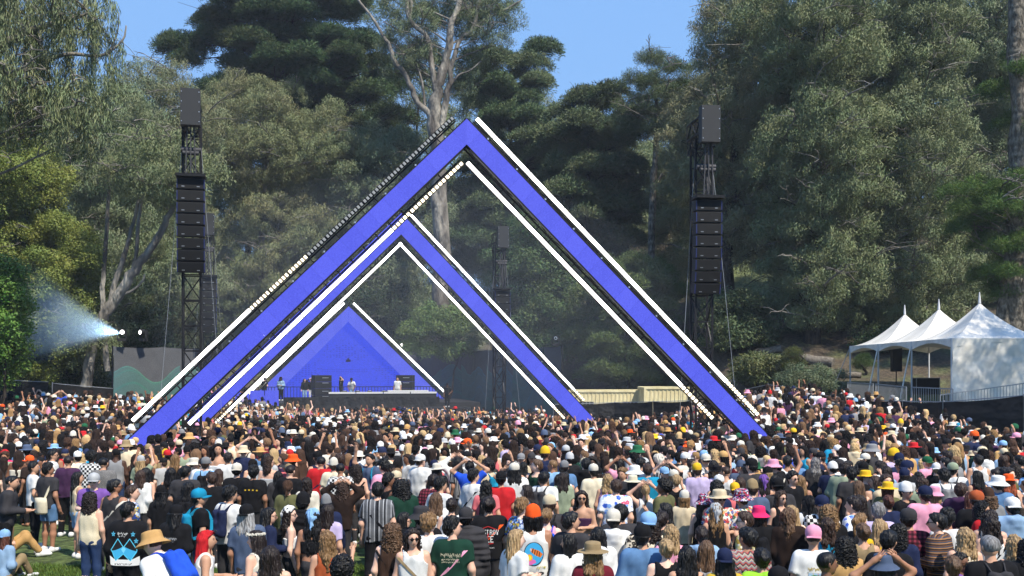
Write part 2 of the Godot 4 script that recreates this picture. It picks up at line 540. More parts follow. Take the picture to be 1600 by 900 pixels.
func top_geo(pose: String, kind: String) -> Geo:
	var key := "top %s %s" % [pose, kind]
	if not cache.has(key):
		var inv := lean_of(pose).affine_inverse()
		var cut := func(p: Vector3) -> float:
			var q: Vector3 = inv * p
			var r := Vector2(q.x, (q.z + 0.002) * 1.05).length()
			match kind:
				"tank":
					return maxf(maxf(0.88 - q.y, absf(q.x) - lerpf(0.3, 0.142, ss(1.2, 1.37, q.y))), minf(0.105 - r - maxf(0.0, 1.43 - q.y) * 0.7, q.y - 1.2))
				"bandeau":
					return maxf(1.12 - q.y, q.y - 1.3)
				"puffer":
					return maxf(0.85 - q.y, minf(0.06 - r, q.y - 1.3))
				"hoodie":
					return maxf(0.85 - q.y, minf(0.07 - r, q.y - 1.3))
			return maxf(0.865 - q.y + 0.01 * sin(q.x * 14.0), minf(0.068 - r, q.y - 1.3))
		cache[key] = nets(top_bones(pose, kind), 0.021, 45.0, cut, 0.013 if kind != "puffer" else 0.02, 7.0 if kind != "puffer" else 2.0, 3.0 if kind != "puffer" else 11.0)
	return cache[key]

func bottom_geo(pose: String, kind: String) -> Geo:
	var key := "bottom %s %s" % [pose, kind]
	if not cache.has(key):
		var b := []
		for s in [-1.0, 1.0]:
			var l := leg_points(pose, s)
			b.append([Vector3(s * 0.072, 0.93, 0.012), Vector3(s * 0.07, 1.0, 0.008), 0.118, 0.105])
			if kind == "shorts":
				b.append([l[0], l[0].lerp(l[1], 0.72), 0.108, 0.098, true])
			else:
				b.append([l[0], l[1], 0.105, 0.076])
				b.append([l[1], l[1].lerp(l[2], 0.97), 0.076, 0.06, true])
		cache[key] = nets(b, 0.023, 50.0, func(p: Vector3) -> float: return p.y - 1.02 if absf(p.z) < 0.17 else -1.0, 0.006, 9.0, 5.0)
	return cache[key]

func shoes_geo(pose: String) -> Geo:
	var key := "shoes " + pose
	if not cache.has(key):
		var b := []
		for s in [-1.0, 1.0]:
			var l := leg_points(pose, s)
			b.append([l[2] + Vector3(0, -0.04, 0.035), l[2] + Vector3(0, -0.045, -0.16), 0.046, 0.04])
			b.append([l[2] + Vector3(0, -0.03, 0.02), l[2] + Vector3(0, 0.0, 0.01), 0.046, 0.045])
		var lo: float = leg_points(pose, 1.0)[2].y - 0.088
		cache[key] = nets(b, 0.02, 60.0, func(p: Vector3) -> float: return lo - p.y)
	return cache[key]

# hair, in the frame of the head
func hair_geo(kind: String) -> Geo:
	var key := "hair " + kind
	if cache.has(key):
		return cache[key]
	var under := kind.ends_with("_under")   # worn under a hat: nothing above the brim
	kind = kind.trim_suffix("_under")
	var b := [[Vector3(0, 0.03, -0.012), Vector3(0, 0.028, 0.026), 0.087, 0.091], [Vector3(0, 0.06, -0.012), Vector3(0, 0.055, 0.02), 0.074, 0.076], [Vector3(0, -0.03, 0.035), Vector3(0, -0.06, 0.035), 0.07, 0.052]]
	var amp := 0.012
	var fx := 30.0
	var fy := 12.0
	var curtain := false
	match kind:
		"buzz":
			b = [[Vector3(0, 0.028, -0.012), Vector3(0, 0.024, 0.022), 0.081, 0.083], [Vector3(0, 0.05, -0.01), Vector3(0, 0.045, 0.018), 0.072, 0.072]]
			amp = 0.002
		"thick":
			b.append([Vector3(0.01, 0.075, -0.04), Vector3(-0.01, 0.085, 0.02), 0.058, 0.07])
			amp = 0.024
		"long", "wavy", "verylong":
			curtain = true
			var l := -0.36 if kind != "verylong" else -0.52
			for s in [-1.0, 1.0]:
				b.append([Vector3(s * 0.04, 0.02, 0.05), Vector3(s * 0.062, -0.2, 0.085), 0.062, 0.058])
				b.append([Vector3(s * 0.062, -0.2, 0.085), Vector3(s * 0.05, l, 0.118), 0.056, 0.03])
				b.append([Vector3(s * 0.072, 0.0, 0.0), Vector3(s * 0.098, -0.19, 0.03), 0.028, 0.03])
				b.append([Vector3(s * 0.098, -0.19, 0.03), Vector3(s * 0.09, -0.29, 0.07), 0.03, 0.02])
			amp = 0.018 if kind != "wavy" else 0.024
			fx = 70.0 if kind != "wavy" else 56.0
			fy = 6.0 if kind != "wavy" else 15.0
		"bob":
			curtain = true
			for s in [-1.0, 1.0]:
				b.append([Vector3(s * 0.045, 0.0, 0.045), Vector3(s * 0.055, -0.15, 0.05), 0.062, 0.05])
				b.append([Vector3(s * 0.074, 0.0, 0.0), Vector3(s * 0.085, -0.14, 0.0), 0.027, 0.024])
			amp = 0.02; fx = 50.0; fy = 7.0
		"pony":
			b.append([Vector3(0, 0.05, 0.1), Vector3(0, 0.02, 0.15), 0.03, 0.035])
			b.append([Vector3(0, 0.02, 0.15), Vector3(0.01, -0.24, 0.15), 0.036, 0.018])
			amp = 0.014; fx = 50.0; fy = 8.0
		"bun":
			b.append([Vector3(0.012, 0.03, 0.125), Vector3(-0.012, 0.05, 0.125), 0.04, 0.038])
			amp = 0.016
		"afro":
			b.append([Vector3(0, 0.06, 0.0), Vector3(0, 0.04, 0.045), 0.102, 0.108])
			amp = 0.03; fx = 70.0; fy = 70.0
		"curly":
			curtain = true
			for s in [-1.0, 1.0]:
				b.append([Vector3(s * 0.05, 0.05, 0.03), Vector3(s * 0.075, -0.15, 0.05), 0.072, 0.07])
				b.append([Vector3(s * 0.03, 0.0, 0.07), Vector3(s * 0.045, -0.23, 0.085), 0.06, 0.05])
			amp = 0.032; fx = 62.0; fy = 50.0
	var cut := func(p: Vector3) -> float:
		var g := -(p.z * 0.76 + p.y * 0.65) - 0.004
		if curtain and p.y < 0.03:
			g = -p.z - 0.03 if absf(p.x) > 0.07 else -p.z + 0.02
		if kind == "buzz" and p.y < -0.055:
			g = maxf(g, -0.055 - p.y)
		if under:
			g = maxf(g, p.y - 0.03)
		return g
	var cell := 0.0135 if kind in ["buzz", "bun", "thick", "short"] else 0.0135
	cache[key] = nets(b, cell, 55.0, cut, amp, fx, fy)
	return cache[key]

func hat_geo(kind: String) -> Geo:
	var key := "hat " + kind
	if cache.has(key):
		return cache[key]
	var g := Geo.new()
	match kind:
		"cap", "backcap":
			g.lathe([Vector2(0.096, 0.028), Vector2(0.1, 0.055), Vector2(0.098, 0.085), Vector2(0.085, 0.118), Vector2(0.06, 0.14), Vector2(0.03, 0.15), Vector2(0.01, 0.153), Vector2(0.0, 0.156)], 24, 0.94, 1.1, Vector3(0, 0, 0.008))
			var s := 1.0 if kind == "cap" else -1.0
			var n := 10
			var f := g.v.size()
			for k in n + 1:
				var w := -1.15 + 2.3 * k / n
				for l in [[1.0, 0.0], [1.0, -0.007]]:
					g.vert(Vector3(sin(w) * 0.092, 0.036 + l[1], -s * (cos(w) * 0.098 - 0.004) + 0.008), Vector3(0, 1 if l[1] == 0.0 else -1, 0))
					g.vert(Vector3(sin(w) * 0.088, 0.03 + l[1] - 0.016 * sin(w) * sin(w), -s * (cos(w) * 0.1 + 0.078 * sqrt(maxf(0.0, 1.0 - pow(w / 1.2, 2.0)))) + 0.008), Vector3(0, 1 if l[1] == 0.0 else -1, 0))
			for k in n:
				var a := f + k * 4
				g.tri(a, a + 1, a + 5); g.tri(a, a + 5, a + 4)
				g.tri(a + 2, a + 3, a + 7); g.tri(a + 2, a + 7, a + 6)
			g.lathe([Vector2(0.012, 0.152), Vector2(0.01, 0.16), Vector2(0.0, 0.162)], 8, 1, 1, Vector3(0, 0, 0.008))
		"bucket":
			g.lathe([Vector2(0.172, 0.0), Vector2(0.168, 0.004), Vector2(0.142, 0.028), Vector2(0.11, 0.05), Vector2(0.104, 0.07), Vector2(0.098, 0.12), Vector2(0.09, 0.142), Vector2(0.06, 0.152), Vector2(0.0, 0.156)], 28, 0.95, 1.08, Vector3(0, 0, 0.008), 0.012)
		"boonie":
			g.lathe([Vector2(0.19, 0.034), Vector2(0.188, 0.038), Vector2(0.15, 0.034), Vector2(0.106, 0.042), Vector2(0.104, 0.07), Vector2(0.1, 0.12), Vector2(0.088, 0.142), Vector2(0.05, 0.15), Vector2(0.0, 0.15)], 28, 0.98, 1.05, Vector3(0, 0, 0.008), 0.03)
		"beanie":
			g.lathe([Vector2(0.094, 0.012), Vector2(0.1, 0.014), Vector2(0.103, 0.035), Vector2(0.1, 0.058), Vector2(0.098, 0.06), Vector2(0.094, 0.1), Vector2(0.076, 0.14), Vector2(0.045, 0.165), Vector2(0.015, 0.176), Vector2(0.0, 0.178)], 24, 0.92, 1.08, Vector3(0, 0, 0.01), 0.008)
		"scarf":
			g = nets([[Vector3(0, 0.034, -0.02), Vector3(0, 0.03, 0.03), 0.091, 0.095], [Vector3(0, 0.06, -0.01), Vector3(0, 0.055, 0.02), 0.08, 0.082], [Vector3(0, -0.02, 0.1), Vector3(0.01, -0.2, 0.125), 0.03, 0.05], [Vector3(0, 0.0, 0.09), Vector3(0.015, 0.01, 0.12), 0.03, 0.03]], 0.014, 60.0, func(p: Vector3) -> float: return -(p.z * 0.7 + p.y * 0.7) + 0.014, 0.016, 22.0, 9.0)
		"veil":
			g = nets([[Vector3(0, 0.034, -0.02), Vector3(0, 0.03, 0.03), 0.094, 0.097], [Vector3(-0.05, 0.0, 0.04), Vector3(-0.07, -0.26, 0.07), 0.07, 0.06], [Vector3(0.05, 0.0, 0.04), Vector3(0.07, -0.26, 0.07), 0.07, 0.06], [Vector3(0.085, 0.0, -0.01), Vector3(0.09, -0.2, 0.02), 0.02, 0.025], [Vector3(-0.085, 0.0, -0.01), Vector3(-0.09, -0.2, 0.02), 0.02, 0.025]], 0.015, 60.0, func(p: Vector3) -> float: return (-(p.z * 0.76 + p.y * 0.65) - 0.0) if p.y > 0.03 else -p.z - 0.03, 0.014, 26.0, 8.0)
		"crown":
			var rr := RandomNumberGenerator.new()
			rr.seed = 5
			for k in 46:
				var w := TAU * k / 46.0
				var o := Vector3(cos(w) * 0.098, 0.075 + rr.randf() * 0.016 + 0.03 * sin(w) * 0.0, sin(w) * 0.112 + 0.006)
				g.box(Transform3D(Basis.from_euler(Vector3(rr.randf() * 3, rr.randf() * 3, rr.randf() * 3)), o), Vector3(0.03, 0.012, 0.022))
	cache[key] = g
	return g

func glasses_geo(up: bool) -> Geo:
	var key := "glasses %s" % up
	if not cache.has(key):
		var g := Geo.new()
		for s in [-1.0, 1.0]:
			var ring := []
			var o := Vector3(s * 0.032, 0.008, -0.101)
			var m := g.vert(o + Vector3(0, 0, -0.003), Vector3(0, 0, -1))
			for k in 12:
				var w := TAU * k / 12.0
				ring.append(g.vert(o + Vector3(cos(w) * 0.028, sin(w) * 0.021, 0.004 * absf(cos(w)) * float(s * cos(w) > 0)), Vector3(cos(w) * 0.3, sin(w) * 0.3, -1).normalized()))
			for k in 12:
				g.tri(m, ring[k], ring[(k + 1) % 12])
			g.bar(Vector3(s * 0.06, 0.014, -0.098), Vector3(s * 0.081, 0.014, -0.01), 0.006)
		g.bar(Vector3(-0.008, 0.014, -0.104), Vector3(0.008, 0.014, -0.104), 0.006)
		var r := Geo.new()
		r.add(g, Transform3D(Basis(Vector3.RIGHT, deg_to_rad(38.0)), Vector3(0, 0.055, -0.022)) if up else Transform3D.IDENTITY)
		cache[key] = r
	return cache[key]

func pack_geo(kind: String) -> Geo:
	if cache.has("pack " + kind):
		return cache["pack " + kind]
	var g := Geo.new()
	match kind:
		"bag":
			g = nets([[Vector3(-0.07, 1.06, 0.21), Vector3(-0.065, 1.36, 0.2), 0.07, 0.065], [Vector3(0.07, 1.06, 0.21), Vector3(0.065, 1.36, 0.2), 0.07, 0.065], [Vector3(-0.05, 1.08, 0.27), Vector3(0.05, 1.08, 0.27), 0.04, 0.04], [Vector3(0, 1.1, 0.25), Vector3(0, 1.2, 0.25), 0.05, 0.04]], 0.02, 55.0, NOCUT, 0.008, 12.0, 9.0)
		"straps":
			for s in [-1.0, 1.0]:
				var path := [Vector3(s * 0.07, 1.4, 0.15), Vector3(s * 0.09, 1.475, 0.07), Vector3(s * 0.1, 1.485, 0.0), Vector3(s * 0.11, 1.43, -0.09), Vector3(s * 0.125, 1.3, -0.14), Vector3(s * 0.16, 1.15, -0.12), Vector3(s * 0.2, 1.09, 0.0), Vector3(s * 0.14, 1.05, 0.15)]
				for k in path.size() - 1:
					g.bar(path[k], path[k + 1], 0.045, 0.014, Vector3(s, 0, 0))
	cache["pack " + kind] = g
	return g

# a band laid round the chest from the shoulder on side s down to the other hip
func strap_geo(pose: String, kind: String, s: float, w := 0.035) -> Geo:
	var key := "strap %s %s %d" % [pose, kind, int(s)]
	if cache.has(key):
		return cache[key]
	var bones := torso({"tee": 0.017, "tank": 0.012, "bandeau": 0.0, "long": 0.022, "hoodie": 0.028, "puffer": 0.05}[kind], Transform3D.IDENTITY, 0.87)
	var t := lean_of(pose)
	var nn := Vector3(0.72 * s, 0.69, 0).normalized()
	var o := Vector3(-s * 0.02, 1.2, 0.0)
	var ax := Vector3(nn.y, -nn.x, 0) * -s
	var pts := []
	for k in 40:
		var a := TAU * k / 40.0
		var dir := ax * cos(a) + Vector3(0, 0, 1) * sin(a)
		var r := 0.6
		while r > 0.03 and field(bones, o + dir * r) > 0.006:
			r -= maxf(0.004, field(bones, o + dir * r) * 0.6)
		pts.append([o + dir * r, dir])
	var g := Geo.new()
	for k in 40:
		var a: Array = pts[k]
		var b: Array = pts[(k + 1) % 40]
		g.quad(t * (a[0] - nn * w * 0.5), t * (b[0] - nn * w * 0.5), t * (b[0] + nn * w * 0.5), t * (a[0] + nn * w * 0.5), t.basis * a[1])
	cache[key] = g
	return g

# a sheet that follows the back (or, with front true, the chest): printed area of a garment
func print_geo(pose: String, kind: String, x0: float, y0: float, x1: float, y1: float) -> Geo:
	var bones := top_bones(pose, kind)
	var t := lean_of(pose)
	var g := Geo.new()
	var n := 14
	for j in n + 1:
		for i in n + 1:
			var q := Vector3(lerpf(x0, x1, float(i) / n), lerpf(y1, y0, float(j) / n), 0.4)
			var p := t * q
			var dir := t.basis * Vector3(0, 0, -1)
			var l := 0.0
			while l < 0.5:
				var f := field(bones, p + dir * l)
				if f < 0.0105:
					break
				l += maxf(0.003, (f - 0.0105) * 0.7)
			g.vert(p + dir * l, -dir, Vector2(float(i) / n, float(j) / n))
	for j in n:
		for i in n:
			var a := j * (n + 1) + i
			g.tri(a, a + 1, a + n + 2); g.tri(a, a + n + 2, a + n + 1)
	return g

# ------------------------------------------------------------------ people
const COL := {   # cloth and hair, sRGB
	"white": [228, 228, 226], "offwhite": [214, 208, 194], "cream": [222, 212, 186], "black": [26, 26, 29], "charcoal": [58, 57, 60], "grey": [128, 129, 132], "lightgrey": [178, 180, 182], "navy": [34, 42, 72], "slate": [78, 92, 118],
	"blue": [48, 76, 176], "royal": [40, 84, 205], "skyblue": [138, 180, 222], "teal": [30, 140, 178], "denim": [92, 128, 170], "jeans": [44, 62, 98], "lightdenim": [142, 172, 204], "green": [34, 92, 62], "darkgreen": [26, 58, 46], "olive": [98, 98, 66], "sage": [146, 158, 134], "neon green": [150, 210, 60],
	"red": [190, 38, 44], "maroon": [104, 30, 42], "hot pink": [226, 50, 108], "pink": [232, 160, 186], "salmon": [216, 112, 118], "orange": [240, 92, 36], "rust": [176, 88, 52], "yellow": [232, 186, 46], "gold": [196, 164, 58], "purple": [120, 84, 160], "lilac": [190, 176, 214], "plum": [70, 44, 74],
	"tan": [192, 152, 98], "khaki": [150, 130, 98], "beige": [206, 190, 160], "brown": [72, 53, 43], "dark brown": [44, 33, 29], "light brown": [112, 86, 64], "blonde": [194, 164, 120], "golden": [150, 118, 80], "auburn": [100, 58, 42], "grey hair": [150, 150, 152], "jet black": [20, 18, 19],
}
const SKIN := [[224, 184, 163], [210, 166, 142], [190, 146, 119], [160, 115, 90], [116, 81, 62], [76, 54, 44]]
const PATTERN_WORDS := {"stripe": "grey striped", "check": "black and white checked", "hound": "grey houndstooth", "floral": "white floral", "yfloral": "yellow floral", "bfloral": "blue floral", "leopard": "black and cream leaf print", "aztec": "red and grey zigzag patterned", "plaid": "maroon plaid", "knit": "cream crochet", "hbars": "brown and grey striped", "tie": "white and blue splashed", "dark": "black and red dotted"}
const TOP_WORDS := {"tee": "t-shirt", "tank": "tank top", "bandeau": "strapless top", "long": "jacket", "hoodie": "hoodie", "puffer": "puffer jacket"}
const HAIR_WORDS := {"short": "short %s hair", "buzz": "cropped %s hair", "thick": "thick %s hair", "long": "long %s hair", "wavy": "wavy long %s hair", "verylong": "very long %s hair", "bob": "shoulder-length %s hair", "pony": "%s ponytail", "bun": "%s hair bun", "afro": "%s afro", "curly": "curly %s hair"}
const HAT_WORDS := {"cap": "%s cap", "backcap": "backward %s cap", "bucket": "%s bucket hat", "boonie": "%s wide-brimmed hat", "beanie": "%s beanie", "scarf": "%s headscarf", "veil": "%s shawl over the head", "crown": "%s flower crown"}

# u v sex yaw look pose skin top hair hat extras   (u v: crown of the head on the photograph's raster)
const FRONT := "
6 702 f 0 0 fwd 1 tee:hot_pink long:dark_brown scarf:red
38 688 m 0 0 down 2 tee:lightgrey short:jet_black - strap:black
4 742 m 70 10 fwd 2 long:charcoal buzz:jet_black - pants:black
55 720 m 55 25 down 2 tee:white short:jet_black - pants:black
77 723 m 25 30 down 3 tee:charcoal thick:jet_black - shorts:denim,bag:cream
84 702 m 60 20 down 2 tee:white short:jet_black - sun
104 711 m 0 15 down 2 tee:plum buzz:dark_brown - pants:black
123 737 f 50 20 down 2 tank:beige verylong:jet_black - shorts:lightdenim
146 737 m 170 0 fwd 0 tee:purple short:brown cap:lightgrey sun
160 714 m 0 0 down 2 tee/hound buzz:jet_black -
143 769 f 5 0 down 1 tank/knit curly:dark_brown - pants:jeans
182 748 m 20 40 down 3 tank:charcoal short:jet_black - strap:offwhite,sun,pants:black
197 783 m 0 30 down 2 long:black short:jet_black - print:peaks,pants:black
210 757 m 60 20 down 1 tee/bfloral short:brown -
221 734 f 10 0 down 1 long:white long:brown -
182 704 f 0 0 down 2 bandeau:denim wavy:dark_brown - pack:black
140 705 m 0 20 down 4 tee/check afro:jet_black -
262 730 f 10 0 down 2 bandeau:black verylong:jet_black -
256 757 f 0 0 down 2 tee:black long:jet_black backcap:black
290 727 m 0 20 down 2 tee:charcoal short:jet_black -
296 752 f 0 0 down 3 long:black long:jet_black - pack:black
321 713 m 0 15 down 1 tee:skyblue short:brown cap:grey pack:black
329 737 m -20 -20 down 1 tee:black short:brown - sun
345 732 f 10 0 down 1 long:offwhite long:brown -
325 760 m 55 20 down 2 tee:black short:jet_black cap:teal pack:teal,pants:jeans
347 760 m 30 20 down 2 tee:white thick:jet_black - pack:navy
392 727 m 0 0 down 3 tee:black thick:jet_black - print:stars
370 723 m -10 0 down 1 tee:black short:dark_brown backcap:offwhite
267 788 f 10 20 fwd 2 long:black verylong:jet_black cap:black print:arch
318 828 f 70 20 fwd 2 tank:white - veil:red sunup
285 837 m -60 -10 bent 0 tee:white buzz:brown bucket:tan pack:royal,h:1.85
395 786 m 0 10 down 3 tee:slate long:lightgrey backcap:black
405 829 f -70 -10 fwd 1 tank:offwhite long:dark_brown crown:offwhite
275 709 f 0 0 down 1 tank:black long:golden -
252 702 f 0 0 down 2 tank:black long:dark_brown scarf:yellow
222 711 f 10 0 up1 1 tee:sage verylong:blonde cap:lightgrey
232 730 f 20 0 down 1 tank:black verylong:jet_black -
355 706 m 0 0 down 2 tee:white short:dark_brown -
387 690 m 10 0 down 2 tank:offwhite short:jet_black - pack:charcoal
455 789 f 70 20 down 0 bandeau:white wavy:dark_brown scarf:white sun
492 795 f 0 0 down 3 bandeau:black verylong:jet_black scarf:skyblue
513 787 f 20 10 down 2 tee:lilac long:dark_brown -
514 828 f -15 -20 reach 2 tank:rust wavy:golden -
432 848 f 0 0 down 1 tank:beige verylong:dark_brown -
535 871 m 0 0 down 3 tee:charcoal afro:jet_black -
520 772 f 0 0 down 2 long:navy long:jet_black beanie:grey
451 750 f 0 0 down 1 long:olive - scarf:brown
480 746 f 0 10 down 1 long:offwhite wavy:dark_brown -
448 725 m 20 0 down 1 long:black buzz:dark_brown -
533 752 f 0 0 head 2 long:dark_brown curly:brown -
590 752 m 0 -10 walk 1 tee/stripe short:jet_black - strap:black,pants:black,h:1.84
497 712 m 0 0 down 2 tee:red buzz:jet_black - strap:navy
520 715 m 0 0 down 1 tee:cream short:brown beanie:offwhite
533 723 m 0 0 down 3 tee/check buzz:jet_black -
562 726 f 0 0 down 1 bandeau:black curly:dark_brown - strap:black
606 739 m 50 30 fwd 4 tank:black thick:jet_black -
466 770 m 0 10 down 2 puffer:black short:jet_black beanie:black
418 793 f 60 20 fwd 1 long:navy long:jet_black - sun
628 749 m -25 20 fwd 2 long:darkgreen curly:jet_black -
655 790 m 0 0 down 3 long:black short:jet_black bucket:charcoal
633 800 f 40 30 down 1 long:grey long:jet_black - sun
613 817 f 5 0 down 0 tank:brown curly:light_brown - strap:black
654 823 f 170 -10 down 1 tank:white wavy:dark_brown - sun,strap:khaki
707 808 m 10 60 down 1 tee:darkgreen thick:jet_black - print:script,strap:pink
731 791 m 0 0 down 2 puffer:charcoal short:jet_black backcap:charcoal
763 776 m 0 0 down 2 tee:black bun:dark_brown - print:destroy,strap:orange
800 827 f 55 20 fwd 0 tee:white verylong:blonde - sunup
764 750 f 0 0 down 2 tee:salmon wavy:jet_black - pack:black
778 736 m 0 10 down 2 tee:red short:jet_black backcap:black
738 733 m 45 15 down 1 long:white thick:jet_black - strap:black
677 769 f 0 0 down 1 tee:white verylong:light_brown -
685 746 m 40 20 down 2 tee:white thick:jet_black -
705 778 f 0 0 down 1 tank:white bun:dark_brown -
676 804 m 0 20 down 0 tee:white thick:golden -
656 709 m 30 10 down 1 tee:white short:brown backcap:white
672 740 m 10 20 down 1 tee/plaid short:dark_brown -
811 778 m 50 10 down 0 tee/bfloral thick:golden - strap:pink
803 722 m 0 0 down 2 tee:white long:jet_black cap:offwhite
738 719 m 0 0 head 2 tee:royal short:jet_black -
833 788 m 0 0 down 3 tank:white bob:jet_black beanie:orange print:surf,h:1.8
858 793 f 0 20 down 0 tank:pink bun:golden - pack:royal
905 765 f 200 -20 fwd 2 bandeau:plum long:dark_brown - sun
863 772 m 10 0 down 1 long:charcoal short:brown cap:beige pack:black
941 795 m 0 0 down 2 hoodie:white short:jet_black backcap:offwhite
970 787 m 0 0 down 2 tee:charcoal short:jet_black - print:vegas
993 797 m 0 0 down 2 tee/leopard curly:dark_brown backcap:skyblue
1002 817 m 0 30 down 2 long:denim short:jet_black cap:black
925 845 f 0 0 down 1 tee:maroon wavy:golden boonie:khaki
937 822 f 0 0 down 2 hoodie:white verylong:jet_black -
890 833 f -20 -40 fwd 2 long:white bob:jet_black - mask:black
957 748 m 0 0 down 1 tee/tie short:brown -
820 757 f -80 0 down 1 tee:slate long:dark_brown -
990 726 m 0 0 down 1 tee:charcoal short:brown bucket:white
985 741 f 0 0 down 1 long:black long:dark_brown boonie:cream
1010 755 f 0 0 head 1 tank:white pony:blonde -
852 736 m 30 0 down 2 tee:white short:jet_black - pack:charcoal
927 798 m 40 30 down 2 tee:charcoal short:jet_black -
880 738 f 0 0 down 2 tee:sage long:dark_brown - sunup
1040 749 m -50 -20 down 4 tee:olive afro:jet_black - strap:maroon
1036 785 f -60 -10 phone 2 long:black long:jet_black - sun
1037 798 f 10 20 down 1 tee:charcoal pony:dark_brown -
1055 820 f 0 0 down 0 tee:pink wavy:blonde -
1050 846 f 0 -10 down 0 tank:black bun:blonde -
1066 850 f 0 0 down 2 tank:black verylong:jet_black -
1088 820 f 0 0 down 1 hoodie:lightdenim bun:dark_brown -
1098 842 f 10 10 down 1 tank:charcoal verylong:light_brown - pack:grey
1118 853 f 0 0 down 2 tee:gold long:jet_black backcap:navy
1157 823 m -10 -20 down 3 tee/aztec short:jet_black - strap:black
1188 856 f 0 0 down 2 tee:neon_green bun:jet_black -
1172 798 m -60 -15 fwd 0 tee/yfloral short:brown - sun,pack:black
1198 790 f 0 0 down 1 tee:black bob:brown bucket:hot_pink
1135 763 m 190 -20 fwd 2 tee/floral short:brown boonie:beige sun
1098 770 f 0 20 down 1 tank:black long:brown bucket/dark
1161 762 m -40 0 down 1 tee/floral short:brown bucket/dark
1091 722 m 0 0 down 1 tee:lilac short:brown cap:yellow
1114 752 m 0 0 down 5 tee:navy afro:jet_black -
1182 750 m 0 0 down 1 long:slate short:brown beanie:khaki
1116 786 f 0 0 down 2 tank:black wavy:golden scarf:lightgrey
1066 764 f 10 0 fwd 1 tee:beige bob:golden cap:offwhite
1191 742 f 0 0 down 2 tank:pink long:dark_brown scarf:purple
1225 793 f 20 30 down 1 long:dark_brown wavy:light_brown -
1270 820 m 0 10 down 2 tee:white buzz:dark_brown backcap:pink print:van
1292 861 m 60 20 down 4 tee:neon_green buzz:jet_black -
1332 840 f 0 0 down 4 long:tan curly:jet_black -
1393 864 f -10 0 head 3 tank:grey long:dark_brown bucket:slate
1378 828 m 20 20 down 2 long:black short:jet_black -
1232 886 m 0 0 down 2 tee:charcoal short:jet_black cap:black
1297 805 f 10 0 down 1 tank:teal wavy:brown -
1323 775 m -50 0 down 1 tee/tie short:dark_brown -
1293 771 m 175 0 fwd 2 tee/check short:jet_black cap:navy sun
1213 765 f 165 -10 down 1 tank:black wavy:brown - sun
1237 790 f 0 0 down 0 tank:white long:blonde -
1270 775 f 0 10 down 2 tee:white verylong:jet_black scarf:black
1328 730 m 0 0 down 3 tee:charcoal thick:jet_black -
1346 751 f 0 0 down 1 tank:beige verylong:light_brown -
1415 753 m 150 -10 down 2 tee:black short:jet_black beanie:white sun
1366 785 m 0 20 down 0 tee:lilac short:grey_hair -
1384 773 f 0 0 down 1 long:navy bun:auburn -
1350 800 f 40 20 down 1 tee:charcoal pony:golden -
1352 816 f 0 0 down 2 tank:khaki bun:light_brown -
1386 812 f 0 0 down 0 tee:yellow long:blonde -
1378 751 f 20 0 down 1 tee:olive bob:auburn boonie:yellow
1271 715 f 0 0 down 1 tee:charcoal wavy:grey_hair -
1300 790 m 0 0 down 2 long:black curly:golden -
1344 773 f -80 -20 down 1 tank:offwhite wavy:dark_brown - sunup
1555 835 m 0 -10 down 2 tee:black buzz:grey_hair - pack:charcoal,h:1.85
1500 824 f 0 0 down 1 tank/leopard wavy:blonde -
1503 863 f 120 20 down 4 long:purple bob:jet_black - sun,h:1.55
1482 868 f 0 10 down 3 tank:charcoal bun:light_brown -
1484 795 m 10 20 down 3 tee:white thick:jet_black -
1579 776 m 0 0 down 2 hoodie:lightdenim short:jet_black backcap:white
1513 767 f 10 0 down 1 tank:white verylong:auburn -
1532 784 f 130 -20 down 2 tee:red curly:jet_black - sun
1541 796 f 20 30 down 1 tank:grey wavy:dark_brown -
1556 808 f 10 0 down 1 tank:white wavy:dark_brown - strap:black
1455 800 m -50 -10 fwd 1 long/hbars short:jet_black - sun
1441 758 m 0 -10 phone 2 long:pink short:jet_black cap:navy
1421 795 m 20 10 down 2 tee/plaid short:jet_black cap:charcoal
1410 818 f 30 20 down 4 long:navy curly:jet_black -
1528 710 m 0 0 down 2 tank:white short:jet_black -
1525 765 m 10 0 down 2 tee:black short:dark_brown cap:rust
1544 762 f 10 0 down 1 tee:grey curly:light_brown beanie:brown
1580 740 f 10 0 down 1 tank:black long:rust boonie:orange
1555 742 m 0 0 down 1 tee:denim short:brown bucket:white
1495 722 m 30 20 down 1 tee:white short:jet_black cap:sage pack:charcoal
1500 754 m 30 10 down 0 hoodie:plum short:brown -
1583 834 f 0 0 down 1 tank:beige wavy:blonde -
1597 842 f 0 0 down 3 tee:black curly:jet_black -
1475 733 m 0 0 down 2 tee:white thick:jet_black - pack:grey
1418 731 m 0 10 down 2 hoodie:lightgrey short:dark_brown cap:navy
1440 745 f 0 0 down 1 tee:sage wavy:brown -
1475 760 f 0 0 down 1 tee:pink bob:blonde bucket:pink
1530 735 f 0 0 down 2 tank:maroon verylong:jet_black -
1225 745 m 0 0 down 3 tee:charcoal short:jet_black backcap:black
1238 736 m 150 0 down 1 tee:black thick:jet_black - sun
1252 742 f 10 0 down 3 tank:black verylong:golden -
1395 739 m 160 10 down 1 tee:beige short:brown - sun
1015 724 m 0 0 down 1 tee:teal short:brown -
930 724 m -10 0 down 2 tee:cream short:jet_black cap:offwhite
946 740 f 10 0 down 2 tank:pink wavy:blonde -
690 722 f 0 0 down 1 tee:black long:dark_brown boonie:offwhite
8 797 m 60 20 sit 1 tee:khaki short:brown cap:olive pants:tan
6 831 f 20 0 sit 1 long:lightdenim long:auburn backcap:skyblue pants:khaki
"

func rgb8(name: String) -> Color:
	var a: Array = COL[name.replace("_", " ") if COL.has(name.replace("_", " ")) else name]
	return Color8(a[0], a[1], a[2])

